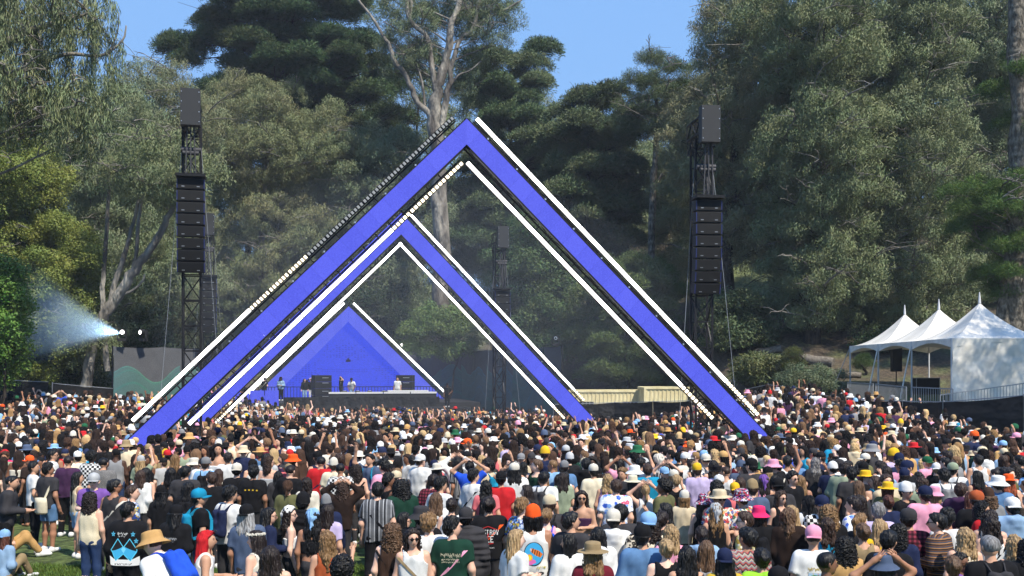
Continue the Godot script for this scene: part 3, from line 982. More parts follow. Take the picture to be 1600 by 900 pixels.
# colour word as it should be spoken
func spoken(c: String) -> String:
	c = c.replace("_", " ")
	return {"offwhite": "off-white", "lightgrey": "light grey", "lightdenim": "pale denim", "denim": "blue denim", "darkgreen": "dark green", "skyblue": "sky blue", "royal": "royal blue", "jeans": "blue", "jet black": "black", "grey hair": "grey", "gold": "mustard", "slate": "slate blue", "sage": "sage green", "khaki": "khaki"}.get(c, c)

var mats := {}
func cloth(col: String) -> StandardMaterial3D:
	if not mats.has("c" + col):
		var m: StandardMaterial3D
		if col.begins_with("/"):
			m = textured(pattern(col.substr(1)), Vector3.ONE * {"stripe": 4.0, "check": 5.0, "hound": 9.0, "floral": 3.2, "yfloral": 3.0, "bfloral": 3.6, "leopard": 3.4, "aztec": 4.0, "plaid": 4.5, "knit": 12.0, "hbars": 6.0, "tie": 2.2, "dark": 7.0}[col.substr(1)], 0.9)
			m.uv1_triplanar_sharpness = 4.0
		else:
			m = mat(rgb8(col), 0.9)
			m.albedo_texture = M.cloth_grain
			m.uv1_triplanar = true; m.uv1_scale = Vector3(1.3, 0.8, 1.3)
		m.normal_enabled = true; m.normal_texture = M.cloth_bump; m.normal_scale = 0.6
		m.metallic_specular = 0.25
		mats["c" + col] = m
	return mats["c" + col]

func hair_mat(col: String) -> StandardMaterial3D:
	if not mats.has("h" + col):
		var m := mat(rgb8(col), 0.5)
		m.albedo_texture = M.strands
		m.uv1_triplanar = true; m.uv1_scale = Vector3(9, 1.1, 9)
		m.normal_enabled = true; m.normal_texture = M.strand_bump; m.normal_scale = 1.0
		mats["h" + col] = m
	return mats["h" + col]

func skin_mat(k: int) -> StandardMaterial3D:
	if not mats.has("s%d" % k):
		var m := mat(Color8(SKIN[k][0], SKIN[k][1], SKIN[k][2]), 0.52)
		m.vertex_color_use_as_albedo = true
		mats["s%d" % k] = m
	return mats["s%d" % k]

func pattern(kind: String) -> ImageTexture:
	var im := Image.create(96, 96, false, Image.FORMAT_RGB8)
	var r := RandomNumberGenerator.new()
	r.seed = hash(kind)
	var base: Color = {"floral": Color8(226, 222, 210), "yfloral": Color8(214, 196, 132), "bfloral": Color8(38, 58, 120), "leopard": Color8(222, 208, 184), "tie": Color8(226, 228, 230), "dark": Color8(28, 26, 30), "knit": Color8(216, 204, 176)}.get(kind, Color8(90, 90, 94))
	im.fill(base)
	match kind:
		"stripe":
			for k in [[0, 14, 34], [14, 6, 150], [20, 18, 84], [38, 5, 168], [43, 12, 50], [55, 8, 140], [63, 20, 96], [83, 5, 170], [88, 8, 60]]:
				im.fill_rect(Rect2i(k[0], 0, k[1], 96), Color8(k[2], k[2] + 2, k[2] + 6))
		"check":
			for y in 4:
				for x in 4:
					im.fill_rect(Rect2i(x * 24, y * 24, 24, 24), Color8(222, 222, 220) if (x + y) % 2 else Color8(24, 24, 28))
		"hound":
			for y in 12:
				for x in 12:
					im.fill_rect(Rect2i(x * 8, y * 8, 8, 8), Color8(148, 146, 144) if (x + y) % 2 else Color8(44, 43, 46))
		"plaid":
			for y in 96:
				for x in 96:
					var a := 0.55 if (x / 12) % 2 else 1.0
					var b := 0.55 if (y / 12) % 2 else 1.0
					im.set_pixel(x, y, Color8(int(122 * a * b + 10), int(46 * a * b + 8), int(58 * a * b + 12)))
		"hbars":
			for k in 12:
				im.fill_rect(Rect2i(0, k * 8, 96, 8), [Color8(40, 38, 42), Color8(96, 66, 48), Color8(58, 66, 84), Color8(150, 110, 74)][k % 4])
		"knit":
			for y in 12:
				for x in 12:
					im.fill_rect(Rect2i(x * 8 + (y % 2) * 3, y * 8 + 2, 3, 3), Color8(150, 136, 108))
		"aztec":
			for y in 96:
				for x in 96:
					var z := (y + absi((x % 24) - 12)) % 24
					im.set_pixel(x, y, [Color8(122, 126, 138), Color8(168, 74, 62), Color8(60, 62, 76), Color8(176, 160, 138)][z / 6])
		_:
			var cols: Array = {"floral": [Color8(196, 60, 66), Color8(70, 120, 84), Color8(214, 140, 70), Color8(70, 90, 150)], "yfloral": [Color8(238, 232, 212), Color8(150, 150, 110), Color8(190, 150, 60)], "bfloral": [Color8(210, 220, 235), Color8(200, 170, 60), Color8(90, 150, 210)], "leopard": [Color8(34, 30, 30), Color8(40, 36, 34)], "tie": [Color8(60, 96, 200), Color8(214, 90, 120), Color8(120, 160, 220)], "dark": [Color8(196, 60, 70), Color8(210, 210, 214), Color8(90, 70, 140)]}[kind]
			for k in (70 if kind != "tie" else 26):
				var c: Color = cols[r.randi() % cols.size()]
				var o := Vector2(r.randf() * 96, r.randf() * 96)
				var s := r.randf_range(2.0, 6.0)
				var an := r.randf() * TAU
				for q in 5:
					var p := o + Vector2.from_angle(an + q * 1.256) * s * 0.9
					for dy in range(-int(s), int(s) + 1):
						for dx in range(-int(s), int(s) + 1):
							if dx * dx + dy * dy < s * s * 0.5:
								im.set_pixel(posmod(int(p.x) + dx, 96), posmod(int(p.y) + dy, 96), c)
	return ImageTexture.create_from_image(im)

# ------------------------------------------------------------------ prints on garments
const FONT := {"D": "e99999e", "E": "f88e88f", "S": "788611e", "T": "e444444", "R": "e99ea99", "O": "6999996", "Y": "9996666", "I": "e44444e", "C": "7888887", "L": "888888f", "A": "699f999", "V": "9999966", "G": "788b997", " ": "0000000"}

func write(im: Image, s: String, x: int, y: int, z: int, c: Color) -> void:
	for ch in s:
		var rows: String = FONT.get(ch, "0000000")
		for j in 7:
			var b := rows[j].hex_to_int()
			for k in 4:
				if b & (8 >> k):
					im.fill_rect(Rect2i(x + k * z, y + j * z, z, z), c)
		x += 5 * z

func scribble(im: Image, x: int, y: int, w: int, h: int, c: Color, sd: int) -> void:
	var r := RandomNumberGenerator.new()
	r.seed = sd
	var k := x
	while k < x + w:
		var l := r.randi_range(1, 3)
		im.fill_rect(Rect2i(k, y + r.randi_range(0, h / 2), l, r.randi_range(h / 3, h)), c)
		k += l + r.randi_range(1, 2)

func line(im: Image, a: Vector2, b: Vector2, w: float, c: Color) -> void:
	var n := int(a.distance_to(b)) * 2 + 1
	for k in n + 1:
		var p := a.lerp(b, float(k) / n)
		im.fill_rect(Rect2i(int(p.x - w / 2), int(p.y - w / 2), maxi(1, int(w)), maxi(1, int(w))), c)

func poly(im: Image, pts: PackedVector2Array, c: Color) -> void:
	for y in im.get_height():
		for x in im.get_width():
			if Geometry2D.is_point_in_polygon(Vector2(x, y), pts):
				im.set_pixel(x, y, c)

func garment_print(kind: String) -> Array:   # [texture, x0, y0, x1, y1 on the back, label]
	var im := Image.create(160, 160, false, Image.FORMAT_RGBA8)
	im.fill(Color(0, 0, 0, 0))
	var W := Color8(225, 225, 222)
	match kind:
		"peaks":
			poly(im, PackedVector2Array([Vector2(0, 118), Vector2(30, 130), Vector2(80, 132), Vector2(130, 130), Vector2(160, 118), Vector2(160, 160), Vector2(0, 160)]), W)
			var out := PackedVector2Array([Vector2(10, 92), Vector2(48, 42), Vector2(80, 80), Vector2(112, 42), Vector2(150, 92), Vector2(120, 138), Vector2(80, 108), Vector2(40, 138)])
			poly(im, out, Color8(22, 22, 25))
			poly(im, PackedVector2Array([Vector2(10, 96), Vector2(34, 92), Vector2(58, 84), Vector2(78, 74), Vector2(104, 84), Vector2(126, 92), Vector2(150, 98), Vector2(122, 134), Vector2(80, 108), Vector2(42, 134)]), Color8(62, 168, 214))
			poly(im, PackedVector2Array([Vector2(78, 74), Vector2(92, 86), Vector2(80, 104), Vector2(66, 88)]), Color8(120, 204, 236))
			for k in out.size():
				line(im, out[k], out[(k + 1) % out.size()], 3.0, Color8(90, 200, 232))
			for o in [Vector2(22, 22), Vector2(128, 22), Vector2(144, 52)]:
				for k in 5:
					line(im, o + Vector2.from_angle(-PI / 2 + k * TAU / 5) * 11, o + Vector2.from_angle(-PI / 2 + (k + 2) * TAU / 5) * 11, 2.0, Color8(90, 190, 226))
			scribble(im, 44, 12, 56, 12, W, 3); scribble(im, 50, 26, 40, 8, W, 4); scribble(im, 34, 148, 92, 8, Color8(30, 30, 34), 5)
			return [im, -0.21, 0.9, 0.21, 1.4, "snowy peaks in a blue zigzag outline with stars"]
		"stars":
			for q in 4:
				var o := Vector2(28 + q * 34, 70 + absf(q - 1.5) * 3)
				var p := PackedVector2Array()
				for k in 10:
					p.append(o + Vector2.from_angle(-PI / 2 + k * TAU / 10) * (13.0 if k % 2 == 0 else 5.5))
				poly(im, p, Color8(222, 184, 40))
			return [im, -0.17, 1.16, 0.17, 1.44, "four yellow stars in a row"]
		"arch":
			scribble(im, 20, 40, 120, 30, Color8(190, 190, 194), 8); scribble(im, 40, 80, 80, 10, Color8(150, 150, 154), 9)
			return [im, -0.14, 1.12, 0.14, 1.36, "pale lettering"]
		"script":
			scribble(im, 16, 30, 128, 26, Color8(214, 206, 176), 11); scribble(im, 20, 68, 120, 12, Color8(214, 206, 176), 12); scribble(im, 20, 88, 120, 11, Color8(214, 206, 176), 13)
			return [im, -0.15, 1.12, 0.15, 1.4, "three lines of cream lettering"]
		"destroy":
			line(im, Vector2(14, 40), Vector2(80, 18), 4, Color8(180, 40, 40)); line(im, Vector2(80, 18), Vector2(146, 40), 4, Color8(180, 40, 40))
			write(im, "DESTROY", 10, 36, 4, W); write(im, "ICE", 44, 70, 5, W)
			line(im, Vector2(80, 60), Vector2(74, 140), 7, Color8(180, 40, 40)); line(im, Vector2(50, 116), Vector2(112, 110), 5, Color8(180, 40, 40))
			scribble(im, 56, 130, 60, 7, W, 3)
			return [im, -0.17, 0.98, 0.17, 1.4, "white lettering over red strokes"]
		"vegas":
			im.fill_rect(Rect2i(4, 60, 152, 46), Color8(178, 40, 52)); write(im, "LAS VEGAS", 10, 70, 3, W)
			return [im, -0.2, 1.02, 0.2, 1.36, "white lettering on a red band"]
		"surf":
			var disc := PackedVector2Array()
			for k in 40:
				disc.append(Vector2(84, 72) + Vector2.from_angle(TAU * k / 40) * Vector2(54, 62))
			poly(im, disc, Color8(64, 170, 222))
			for k in 40:
				line(im, disc[k], disc[(k + 1) % 40], 3, Color8(24, 26, 34))
			poly(im, PackedVector2Array([Vector2(70, 40), Vector2(110, 54), Vector2(134, 74), Vector2(120, 92), Vector2(92, 80), Vector2(66, 60)]), Color8(226, 120, 44))
			for k in 4:
				line(im, Vector2(80 + k * 12, 44 + k * 7), Vector2(74 + k * 13, 66 + k * 7), 4, Color8(30, 28, 32))
			poly(im, PackedVector2Array([Vector2(36, 118), Vector2(60, 100), Vector2(90, 104), Vector2(96, 118), Vector2(70, 130), Vector2(44, 132)]), Color8(222, 110, 180))
			for q in [[20.0, Color8(238, 150, 40)], [14.0, Color8(244, 214, 50)]]:
				var sun := PackedVector2Array()
				for k in 20:
					sun.append(Vector2(58, 92) + Vector2.from_angle(TAU * k / 20) * q[0] * (1.0 if k % 2 else 0.82))
				poly(im, sun, q[1])
			scribble(im, 100, 138, 50, 12, Color8(214, 196, 60), 4)
			return [im, -0.17, 0.98, 0.17, 1.36, "round blue print with a yellow sun"]
		"van":
			scribble(im, 24, 20, 112, 16, Color8(196, 170, 70), 3)
			im.fill_rect(Rect2i(30, 50, 100, 60), Color8(150, 178, 200)); im.fill_rect(Rect2i(24, 96, 112, 30), Color8(170, 50, 48)); im.fill_rect(Rect2i(52, 62, 56, 44), Color8(210, 206, 196))
			im.fill_rect(Rect2i(58, 68, 44, 18), Color8(54, 70, 92)); scribble(im, 30, 132, 100, 12, Color8(60, 70, 100), 5)
			for k in 30:
				im.fill_rect(Rect2i(24 + (k * 37) % 112, 46 + (k * 23) % 76, 5, 4), [Color8(60, 100, 70), Color8(200, 160, 60), Color8(190, 60, 50)][k % 3])
			return [im, -0.14, 1.0, 0.14, 1.36, "faded vehicle picture"]
	return []

# ------------------------------------------------------------------ one person as an object of its own
# s: dict with sex yaw look pose skin top hair hat extras
func dress(root: Node3D, s: Dictionary) -> void:
	var hf := head_frame(s.pose, s.look)
	var b := part("body", body_mesh(s.pose, s.look), skin_mat(s.skin), root)
	b.set_meta("label", "head, face, arms and legs")
	part("shirt", _m(top_geo(s.pose, s.topk), "top %s %s" % [s.pose, s.topk]), cloth(s.topc), root)
	var kb: String = "shorts" if s.x.has("shorts") else "trousers"
	part(kb, _m(bottom_geo(s.pose, kb), "bottom %s %s" % [s.pose, kb]), cloth(s.x.get("shorts", s.x.get("pants", "charcoal"))), root)
	part("shoes", _m(shoes_geo(s.pose), "shoes " + s.pose), cloth(s.x.get("shoes", "white")), root)
	if s.hairk != "-":
		var hk: String = s.hairk + ("_under" if s.hatk in ["cap", "backcap", "bucket", "boonie", "beanie"] else "")
		part("hair", _m(hair_geo(hk), "hair " + hk), hair_mat(s.hairc), root, hf)
	if s.hatk != "-":
		part({"cap": "cap", "backcap": "cap", "bucket": "hat", "boonie": "hat", "beanie": "beanie", "scarf": "headscarf", "veil": "shawl", "crown": "flower_crown"}[s.hatk], _m(hat_geo(s.hatk), "hat " + s.hatk), cloth(s.hatc), root, hf.scaled_local(Vector3.ONE * (1.16 if s.hairk in ["afro"] else 1.05)))
	if s.x.has("sun") or s.x.has("sunup"):
		part("sunglasses", _m(glasses_geo(s.x.has("sunup")), "glasses %s" % s.x.has("sunup")), M.lens, root, hf)
	var ln := lean_of(s.pose)
	if s.x.has("pack"):
		var p := part("backpack", _m(pack_geo("bag"), "pack bag"), cloth(s.x.pack), root, ln)
		part("strap", _m(pack_geo("straps"), "pack straps"), cloth(s.x.pack), p)
	if s.x.has("strap"):
		var side := 1.0 if (hash(s.topc) % 2) else -1.0
		part("strap", _m(strap_geo(s.pose, s.topk, side), "strap %s %s %d" % [s.pose, s.topk, int(side)]), cloth(s.x.strap), root)
	if s.x.has("bag"):
		var g := Geo.new()
		g.lathe([Vector2(0.0, 0.78), Vector2(0.12, 0.785), Vector2(0.17, 0.82), Vector2(0.165, 1.0), Vector2(0.15, 1.1), Vector2(0.0, 1.11)], 16, 1.0, 0.34, Vector3(0.02, 0, 0.2), 0.02)
		g.bar(Vector3(0.12, 1.08, 0.2), Vector3(0.17, 1.45, 0.04), 0.03)
		part("tote_bag", g.mesh(), cloth(s.x.bag), root)
	if s.x.has("mask"):
		var g := nets([[Vector3(0, -0.04, -0.06), Vector3(0, -0.085, -0.05), 0.052, 0.05]], 0.012, 60.0, func(p: Vector3) -> float: return p.z + 0.02)
		part("face_mask", g.mesh(), cloth(s.x.mask), root, hf)
	if s.pose == "phone":
		var a := arm_points(s.pose, 1.0)
		var g := Geo.new()
		g.box(Transform3D(Basis(Vector3.RIGHT, 0.15), a[2] + Vector3(0.0, 0.13, -0.05)), Vector3(0.075, 0.155, 0.01))
		part("phone", g.mesh(), M.black_box, root)
	if s.x.has("print"):
		var q := garment_print(s.x.print)
		var m := mat(Color.WHITE, 0.8)
		m.albedo_texture = ImageTexture.create_from_image(q[0])
		m.transparency = BaseMaterial3D.TRANSPARENCY_ALPHA_SCISSOR; m.alpha_scissor_threshold = 0.5
		var o := part("back_print", print_geo(s.pose, s.topk, q[1], q[2], q[3], q[4]).mesh(), m, root)
		o.set_meta("label", q[5])

var mesh_cache := {}
func _m(g: Geo, key: String, colors := false) -> Mesh:
	if not mesh_cache.has(key):
		mesh_cache[key] = g.mesh(colors)
	return mesh_cache[key]

func describe(s: Dictionary) -> String:
	var t: String = (PATTERN_WORDS[s.topc.substr(1)] if s.topc.begins_with("/") else spoken(s.topc)) + " " + TOP_WORDS[s.topk]
	if s.x.has("print"):
		t += " printed with " + {"peaks": "blue peaks", "stars": "yellow stars", "arch": "pale lettering", "script": "cream lettering", "destroy": "red and white lettering", "vegas": "a red band", "surf": "a round surf picture", "van": "a vehicle"}[s.x.print]
	var bits := []
	if s.hatk != "-":
		bits.append((HAT_WORDS[s.hatk]) % (spoken(s.hatc) if not s.hatc.begins_with("/") else "dotted black"))
	if s.hairk != "-" and (bits.is_empty() or not s.hairk in ["short", "buzz"]):
		bits.append((HAIR_WORDS[s.hairk]) % spoken(s.hairc))
	if s.x.has("sun") or s.x.has("sunup"):
		bits.append("sunglasses")
	if s.x.has("pack"):
		bits.append(spoken(s.x.pack) + " backpack")
	elif s.x.has("strap"):
		bits.append(spoken(s.x.strap) + " shoulder strap")
	elif s.x.has("bag"):
		bits.append("fringed tote bag")
	var l := "person in " + t
	var w := t.split(" ").size() + 2
	for k in bits.size():
		var more: int = bits[k].split(" ").size() + 1
		if w + more > 14:
			break
		l += (" with " if k == 0 else " and ") + bits[k]
		w += more
	var act: String = {"sit": "sitting", "up1": "one arm raised", "up2": "both arms raised", "head": "hands on head", "phone": "holding a phone", "reach": "arm outstretched", "bent": "bending down", "walk": "striding"}.get(s.pose, "")
	if act == "" and absf(wrapf(s.yaw, -180, 180)) > 110:
		act = "facing backwards"
	elif act == "" and absf(wrapf(s.yaw, -180, 180)) > 48:
		act = "turned sideways"
	if act and w + act.split(" ").size() <= 16:
		l += ", " + act
	return l

func parse_front() -> Array:
	var out := []
	for row in FRONT.split("\n", false):
		var f := row.split(" ", false)
		if f.size() < 10:
			continue
		var s := {"u": float(f[0]), "v": float(f[1]), "sex": f[2], "yaw": float(f[3]), "look": float(f[4]), "pose": f[5], "skin": int(f[6]), "x": {}}
		_kc(s, "top", f[7]); _kc(s, "hair", f[8]); _kc(s, "hat", f[9])
		if f.size() > 10:
			for e in f[10].split(","):
				var q := e.split(":")
				s.x[q[0]] = q[1] if q.size() > 1 else ""
		s.h = float(s.x.get("h", "1.77" if s.sex == "m" else "1.66"))
		var tall: float = s.h * (1.0 + (0.025 if s.hatk in ["cap", "backcap", "bucket", "beanie", "boonie"] else 0.012))
		if s.pose == "sit":
			tall = s.h * 0.53
		elif s.pose == "bent":
			tall = s.h * 0.93
		s.d = 1600.0 * (EYE + 0.28 - tall) / (s.v - 582.0)
		s.p = Vector2((s.u - 800.0) / 1600.0 * s.d, s.d)
		out.append(s)
	return out

func _kc(s: Dictionary, what: String, f: String) -> void:
	if f == "-":
		s[what + "k"] = "-"; s[what + "c"] = ""
	elif f.contains("/"):
		s[what + "k"] = f.get_slice("/", 0); s[what + "c"] = "/" + f.get_slice("/", 1)
	else:
		s[what + "k"] = f.get_slice(":", 0); s[what + "c"] = f.get_slice(":", 1)

const MIX_TOP := ["black", "black", "black", "black", "black", "black", "black", "black", "white", "white", "white", "white", "white", "white", "charcoal", "charcoal", "charcoal", "charcoal", "grey", "grey", "navy", "navy", "lightgrey", "lightgrey", "offwhite", "offwhite", "beige", "cream", "sage", "denim", "lightdenim", "slate", "brown", "dark brown", "plum", "khaki", "red", "lilac", "teal", "pink", "olive", "maroon", "blue", "darkgreen", "tan", "skyblue", "salmon", "black", "black", "white", "white", "charcoal", "grey"]
const MIX_HAIR := ["jet_black", "jet_black", "jet_black", "jet_black", "jet_black", "jet_black", "dark_brown", "dark_brown", "dark_brown", "dark_brown", "brown", "brown", "light_brown", "golden", "blonde"]
const MIX_HAT := ["black", "black", "black", "black", "white", "white", "white", "offwhite", "offwhite", "navy", "navy", "beige", "beige", "khaki", "charcoal", "charcoal", "grey", "lightgrey", "slate", "white", "black", "offwhite", "white", "black", "charcoal", "tan", "red", "skyblue", "green", "orange", "yellow", "pink", "navy"]

func random_person() -> Dictionary:
	var f := R.randf() < 0.47
	var s := {"sex": "f" if f else "m", "x": {}}
	s.yaw = R.randfn(-8.0, 22.0)
	if R.randf() < 0.14:
		s.yaw = R.randf_range(100, 260)
	s.look = [0.0, 0.0, 30.0, -30.0, 60.0, -60.0][R.randi() % 6]
	s.skin = [0, 0, 1, 1, 1, 2, 2, 2, 3, 3, 4, 5][R.randi() % 12]
	s.pose = ["down", "down", "down", "down", "down", "down", "down", "down", "down", "fwd", "fwd", "fwd", "fwd", "phone", "up1", "head"][R.randi() % 16]
	if f:
		s.topk = ["tee", "tank", "tank", "bandeau", "long", "tee"][R.randi() % 6]
		s.hairk = ["long", "wavy", "verylong", "long", "bob", "bun", "pony", "long", "wavy", "verylong", "bun", "curly"][R.randi() % 12]
	else:
		s.topk = ["tee", "tee", "tee", "long", "tank", "hoodie"][R.randi() % 6]
		s.hairk = ["short", "short", "thick", "buzz", "short", "buzz", "short", "thick", "afro", "thick"][R.randi() % 10]
	if s.topk == "hoodie" and s.pose != "down":
		s.topk = "long"
	s.topc = MIX_TOP[R.randi() % MIX_TOP.size()]
	if R.randf() < 0.08 and s.topk == "tee":
		s.topc = "/" + ["floral", "bfloral", "stripe", "plaid", "leopard", "tie", "yfloral"][R.randi() % 7]
	s.hairc = MIX_HAIR[R.randi() % MIX_HAIR.size()]
	s.hatk = "-"; s.hatc = ""
	if R.randf() < (0.22 if f else 0.42):
		s.hatk = ["cap", "cap", "backcap", "bucket", "beanie", "backcap", "boonie", "scarf"][R.randi() % 8]
		s.hatc = MIX_HAT[R.randi() % MIX_HAT.size()]
		if s.hairk == "afro":
			s.hairk = "short"
	if R.randf() < 0.14:
		s.x.pack = ["black", "black", "charcoal", "navy", "grey", "teal"][R.randi() % 6]
	elif R.randf() < 0.12 and s.pose in ["down", "fwd"]:
		s.x.strap = ["black", "black", "brown", "offwhite"][R.randi() % 4]
	if R.randf() < 0.25:
		s.x.sun = ""
	s.x.pants = ["black", "jeans", "charcoal", "denim", "khaki"][R.randi() % 5]
	s.h = R.randfn(1.74, 0.075) if not f else R.randfn(1.62, 0.065)
	return s

func place(s: Dictionary) -> void:
	var o := thing("person", describe(s), "person", Vector3(s.p.x, ground(s.p.x, s.p.y), -s.p.y), -deg_to_rad(s.yaw), "people in the festival crowd")
	var k: float = s.h / 1.75
	if s.pose == "sit":
		o.position.y -= 0.82 * k
	dress(o, s)
	var broad := R.randf_range(0.94, 1.1)
	o.scale = Vector3(k * broad * (0.9 if s.sex == "f" else 1.0), k, k * broad * (0.94 if s.sex == "f" else 1.0))
	o.rotation.z = R.randfn() * 0.025; o.rotation.x = R.randfn() * 0.025

func people() -> void:
	var front := parse_front()
	# nudge apart those that would stand in one another
	for it in 6:
		for i in front.size():
			for j in i:
				var dv: Vector2 = front[i].p - front[j].p
				var l := dv.length()
				if l < 0.44:
					dv = dv / l if l > 0.01 else Vector2(1, 0)
					var w := (0.44 - l) * 0.5
					front[i].p += dv * w; front[j].p -= dv * w
	for s in front:
		place(s)
	# the rest of the crowd: individuals first, then one mass
	var grid := {}
	for s in front:
		_put(grid, s.p)
	var spots := []
	var near := 0
	var d := 10.0
	while d < 72.0:
		var n := int((d + 1.5) * 4.0)
		for k in n:
			var x := R.randf_range(-0.54, 0.54) * d
			var p := Vector2(x, d + R.randf() * 0.6)
			var edge_v := _front_edge(p)
			if p.y < edge_v:
				continue
			if not allowed(p):
				continue
			if p.y < 24.0:   # leave the hand-placed people in view
				var hides := false
				for s in front:
					if s.p.y > p.y - 0.2 and s.p.y < p.y + 7.0 and absf(s.p.x / s.p.y - p.x / p.y) < 0.42 / p.y and (EYE + 0.28 - 1.78) / p.y < (EYE + 0.28 - s.h + 0.62) / s.p.y:
						hides = true
						break
				if hides:
					continue
			if _free(grid, p, (0.44 if p.y > 17.0 else 0.5) + 0.16 * NZ.get_noise_2d(p.x * 0.45, p.y * 0.45)):
				_put(grid, p)
				spots.append(p)
		d += 0.5
	spots.sort_custom(func(a: Vector2, b: Vector2) -> bool: return a.y < b.y)
	var rest := []
	for p in spots:
		if near < 300 - front.size() and absf(p.x) < p.y * 0.5:
			var s := random_person()
			s.p = p
			place(s)
			near += 1
		else:
			rest.append(p)
	crowd(rest)
	# someone riding on another's shoulders close to the stage
	var low := _spec("0 0 m 0 0 down 2 tee:black short:jet_black -".split(" ", false))
	low.p = Vector2(-12.6, 63.0)
	place(low)
	var rider := _spec("0 0 f -10 0 up1 0 tank:pink verylong:blonde -".split(" ", false))
	rider.p = Vector2(-12.6, 63.1)
	var o := thing("person", "person in pink tank top with long blonde hair riding on shoulders, arm raised", "person", Vector3(-12.6, ground(-12.6, 63.0) + 0.62, -63.12), 0.1, "people in the festival crowd")
	dress(o, rider)

# the hand-placed rows reach back to about here; nearer than this the lawn shows between them
func _front_edge(p: Vector2) -> float:
	return 16.5 if p.x < -3.6 else 10.5

func _put(grid: Dictionary, p: Vector2) -> void:
	var k := Vector2i((p / 0.6).floor())
	if not grid.has(k):
		grid[k] = []
	grid[k].append(p)

func _free(grid: Dictionary, p: Vector2, r: float) -> bool:
	var k := Vector2i((p / 0.6).floor())
	for dx in range(-2, 3):
		for dy in range(-2, 3):
			for q in grid.get(k + Vector2i(dx, dy), []):
				if p.distance_squared_to(q) < r * r:
					return false
	return true

var blocked := []   # [centre, radius] kept clear of people
func allowed(p: Vector2) -> bool:
	for b in blocked:
		if p.distance_to(b[0]) < b[1]:
			return false
	# the fences that close the lawn
	var u := 800.0 + 1600.0 * p.x / p.y
	if u > 1160.0 and p.y > lerpf(56.0, 37.0, clampf((u - 1160.0) / 440.0, 0.0, 1.0)) - 1.2:
		return false
	if u > 850.0 and u <= 1160.0 and p.y > 56.0:
		return false
	if u < 200.0 and p.y > 55.0:
		return false
	return true

func crowd(spots: Array) -> void:
	var root := Node3D.new()
	root.name = "crowd"
	add_child(root)
	root.set_meta("kind", "stuff"); root.set_meta("label", "dense crowd of people filling the lawn up to the stage"); root.set_meta("category", "crowd")
	var kinds := []
	for a in [["down", "tee", "short", "-"], ["down", "tee", "short", "cap"], ["fwd", "tee", "thick", "-"], ["down", "tank", "long", "-"], ["down", "tee", "wavy", "-"], ["fwd", "tank", "verylong", "-"], ["up1", "tee", "short", "-"], ["up2", "tank", "long", "-"],
			["down", "long", "buzz", "bucket"], ["phone", "tee", "short", "backcap"], ["down", "bandeau", "verylong", "-"], ["down", "hoodie", "curly", "-"], ["down", "tank", "buzz", "-"], ["head", "tee", "bob", "-"], ["down", "tank", "bun", "boonie"], ["fwd", "long", "short", "beanie"], ["up1", "bandeau", "wavy", "cap"], ["up2", "tee", "thick", "-"]]:
		kinds.append({"a": a, "t": [], "far": a[0] in ["up1", "up2", "phone"]})
	for p in spots:
		var k := R.randi() % kinds.size()
		if (kinds[k].far or k == 13) and R.randf() < (0.85 if p.y < 45.0 else 0.78):
			k = R.randi() % 6
		elif not kinds[k].far and p.y > 50.0 and absf(p.x + 8.0) < 14.0 and R.randf() < 0.1:
			k = [6, 7, 16, 17][R.randi() % 4]
		var yaw := R.randfn(12.0, 24.0) if R.randf() > 0.13 else R.randf_range(100.0, 260.0)
		var h := R.randfn(0.965, 0.055)
		var b := Basis(Vector3.UP, deg_to_rad(yaw)).scaled_local(Vector3(h * R.randf_range(0.9, 1.02), h, h))
		kinds[k].t.append(Transform3D(b, Vector3(p.x, ground(p.x, p.y), -p.y)))
	for q in kinds:
		if q.t.is_empty():
			continue
		var a: Array = q.a
		var look: float = [0.0, 0.0, 30.0, -30.0][R.randi() % 4]
		var hf := head_frame(a[0], look)
		var skin := []
		var top := []
		var hair := []
		var hat := []
		var legs := []
		for t in q.t:
			var s: Array = SKIN[[0, 0, 1, 1, 1, 2, 2, 2, 3, 3, 4, 5][R.randi() % 12]]
			skin.append(Color8(s[0], s[1], s[2]).srgb_to_linear())
			top.append(rgb8(MIX_TOP[R.randi() % MIX_TOP.size()]).srgb_to_linear() * R.randf_range(0.85, 1.1))
			hair.append(rgb8(MIX_HAIR[R.randi() % MIX_HAIR.size()]).srgb_to_linear() * R.randf_range(0.8, 1.2))
			hat.append(rgb8(MIX_HAT[R.randi() % MIX_HAT.size()]).srgb_to_linear())
			legs.append(rgb8(["black", "jeans", "charcoal", "denim", "khaki"][R.randi() % 5]).srgb_to_linear())
		_mass(root, "people_bodies", body_mesh(a[0], look), M.mass_skin, q.t, skin, Transform3D.IDENTITY)
		_mass(root, "people_shirts", _m(top_geo(a[0], a[1]), "top %s %s" % [a[0], a[1]]), M.mass_cloth, q.t, top, Transform3D.IDENTITY)
		_mass(root, "people_trousers", _m(bottom_geo(a[0], "trousers"), "bottom %s trousers" % a[0]), M.mass_cloth, q.t, legs, Transform3D.IDENTITY)
		_mass(root, "people_hair", _m(hair_geo(a[2] + ("_under" if a[3] != "-" else "")), "hair " + a[2] + ("_under" if a[3] != "-" else "")), M.mass_hair, q.t, hair, hf)
		if a[3] != "-":
			_mass(root, "people_hats", _m(hat_geo(a[3]), "hat " + a[3]), M.mass_cloth, q.t, hat, hf.scaled_local(Vector3.ONE * 1.06))

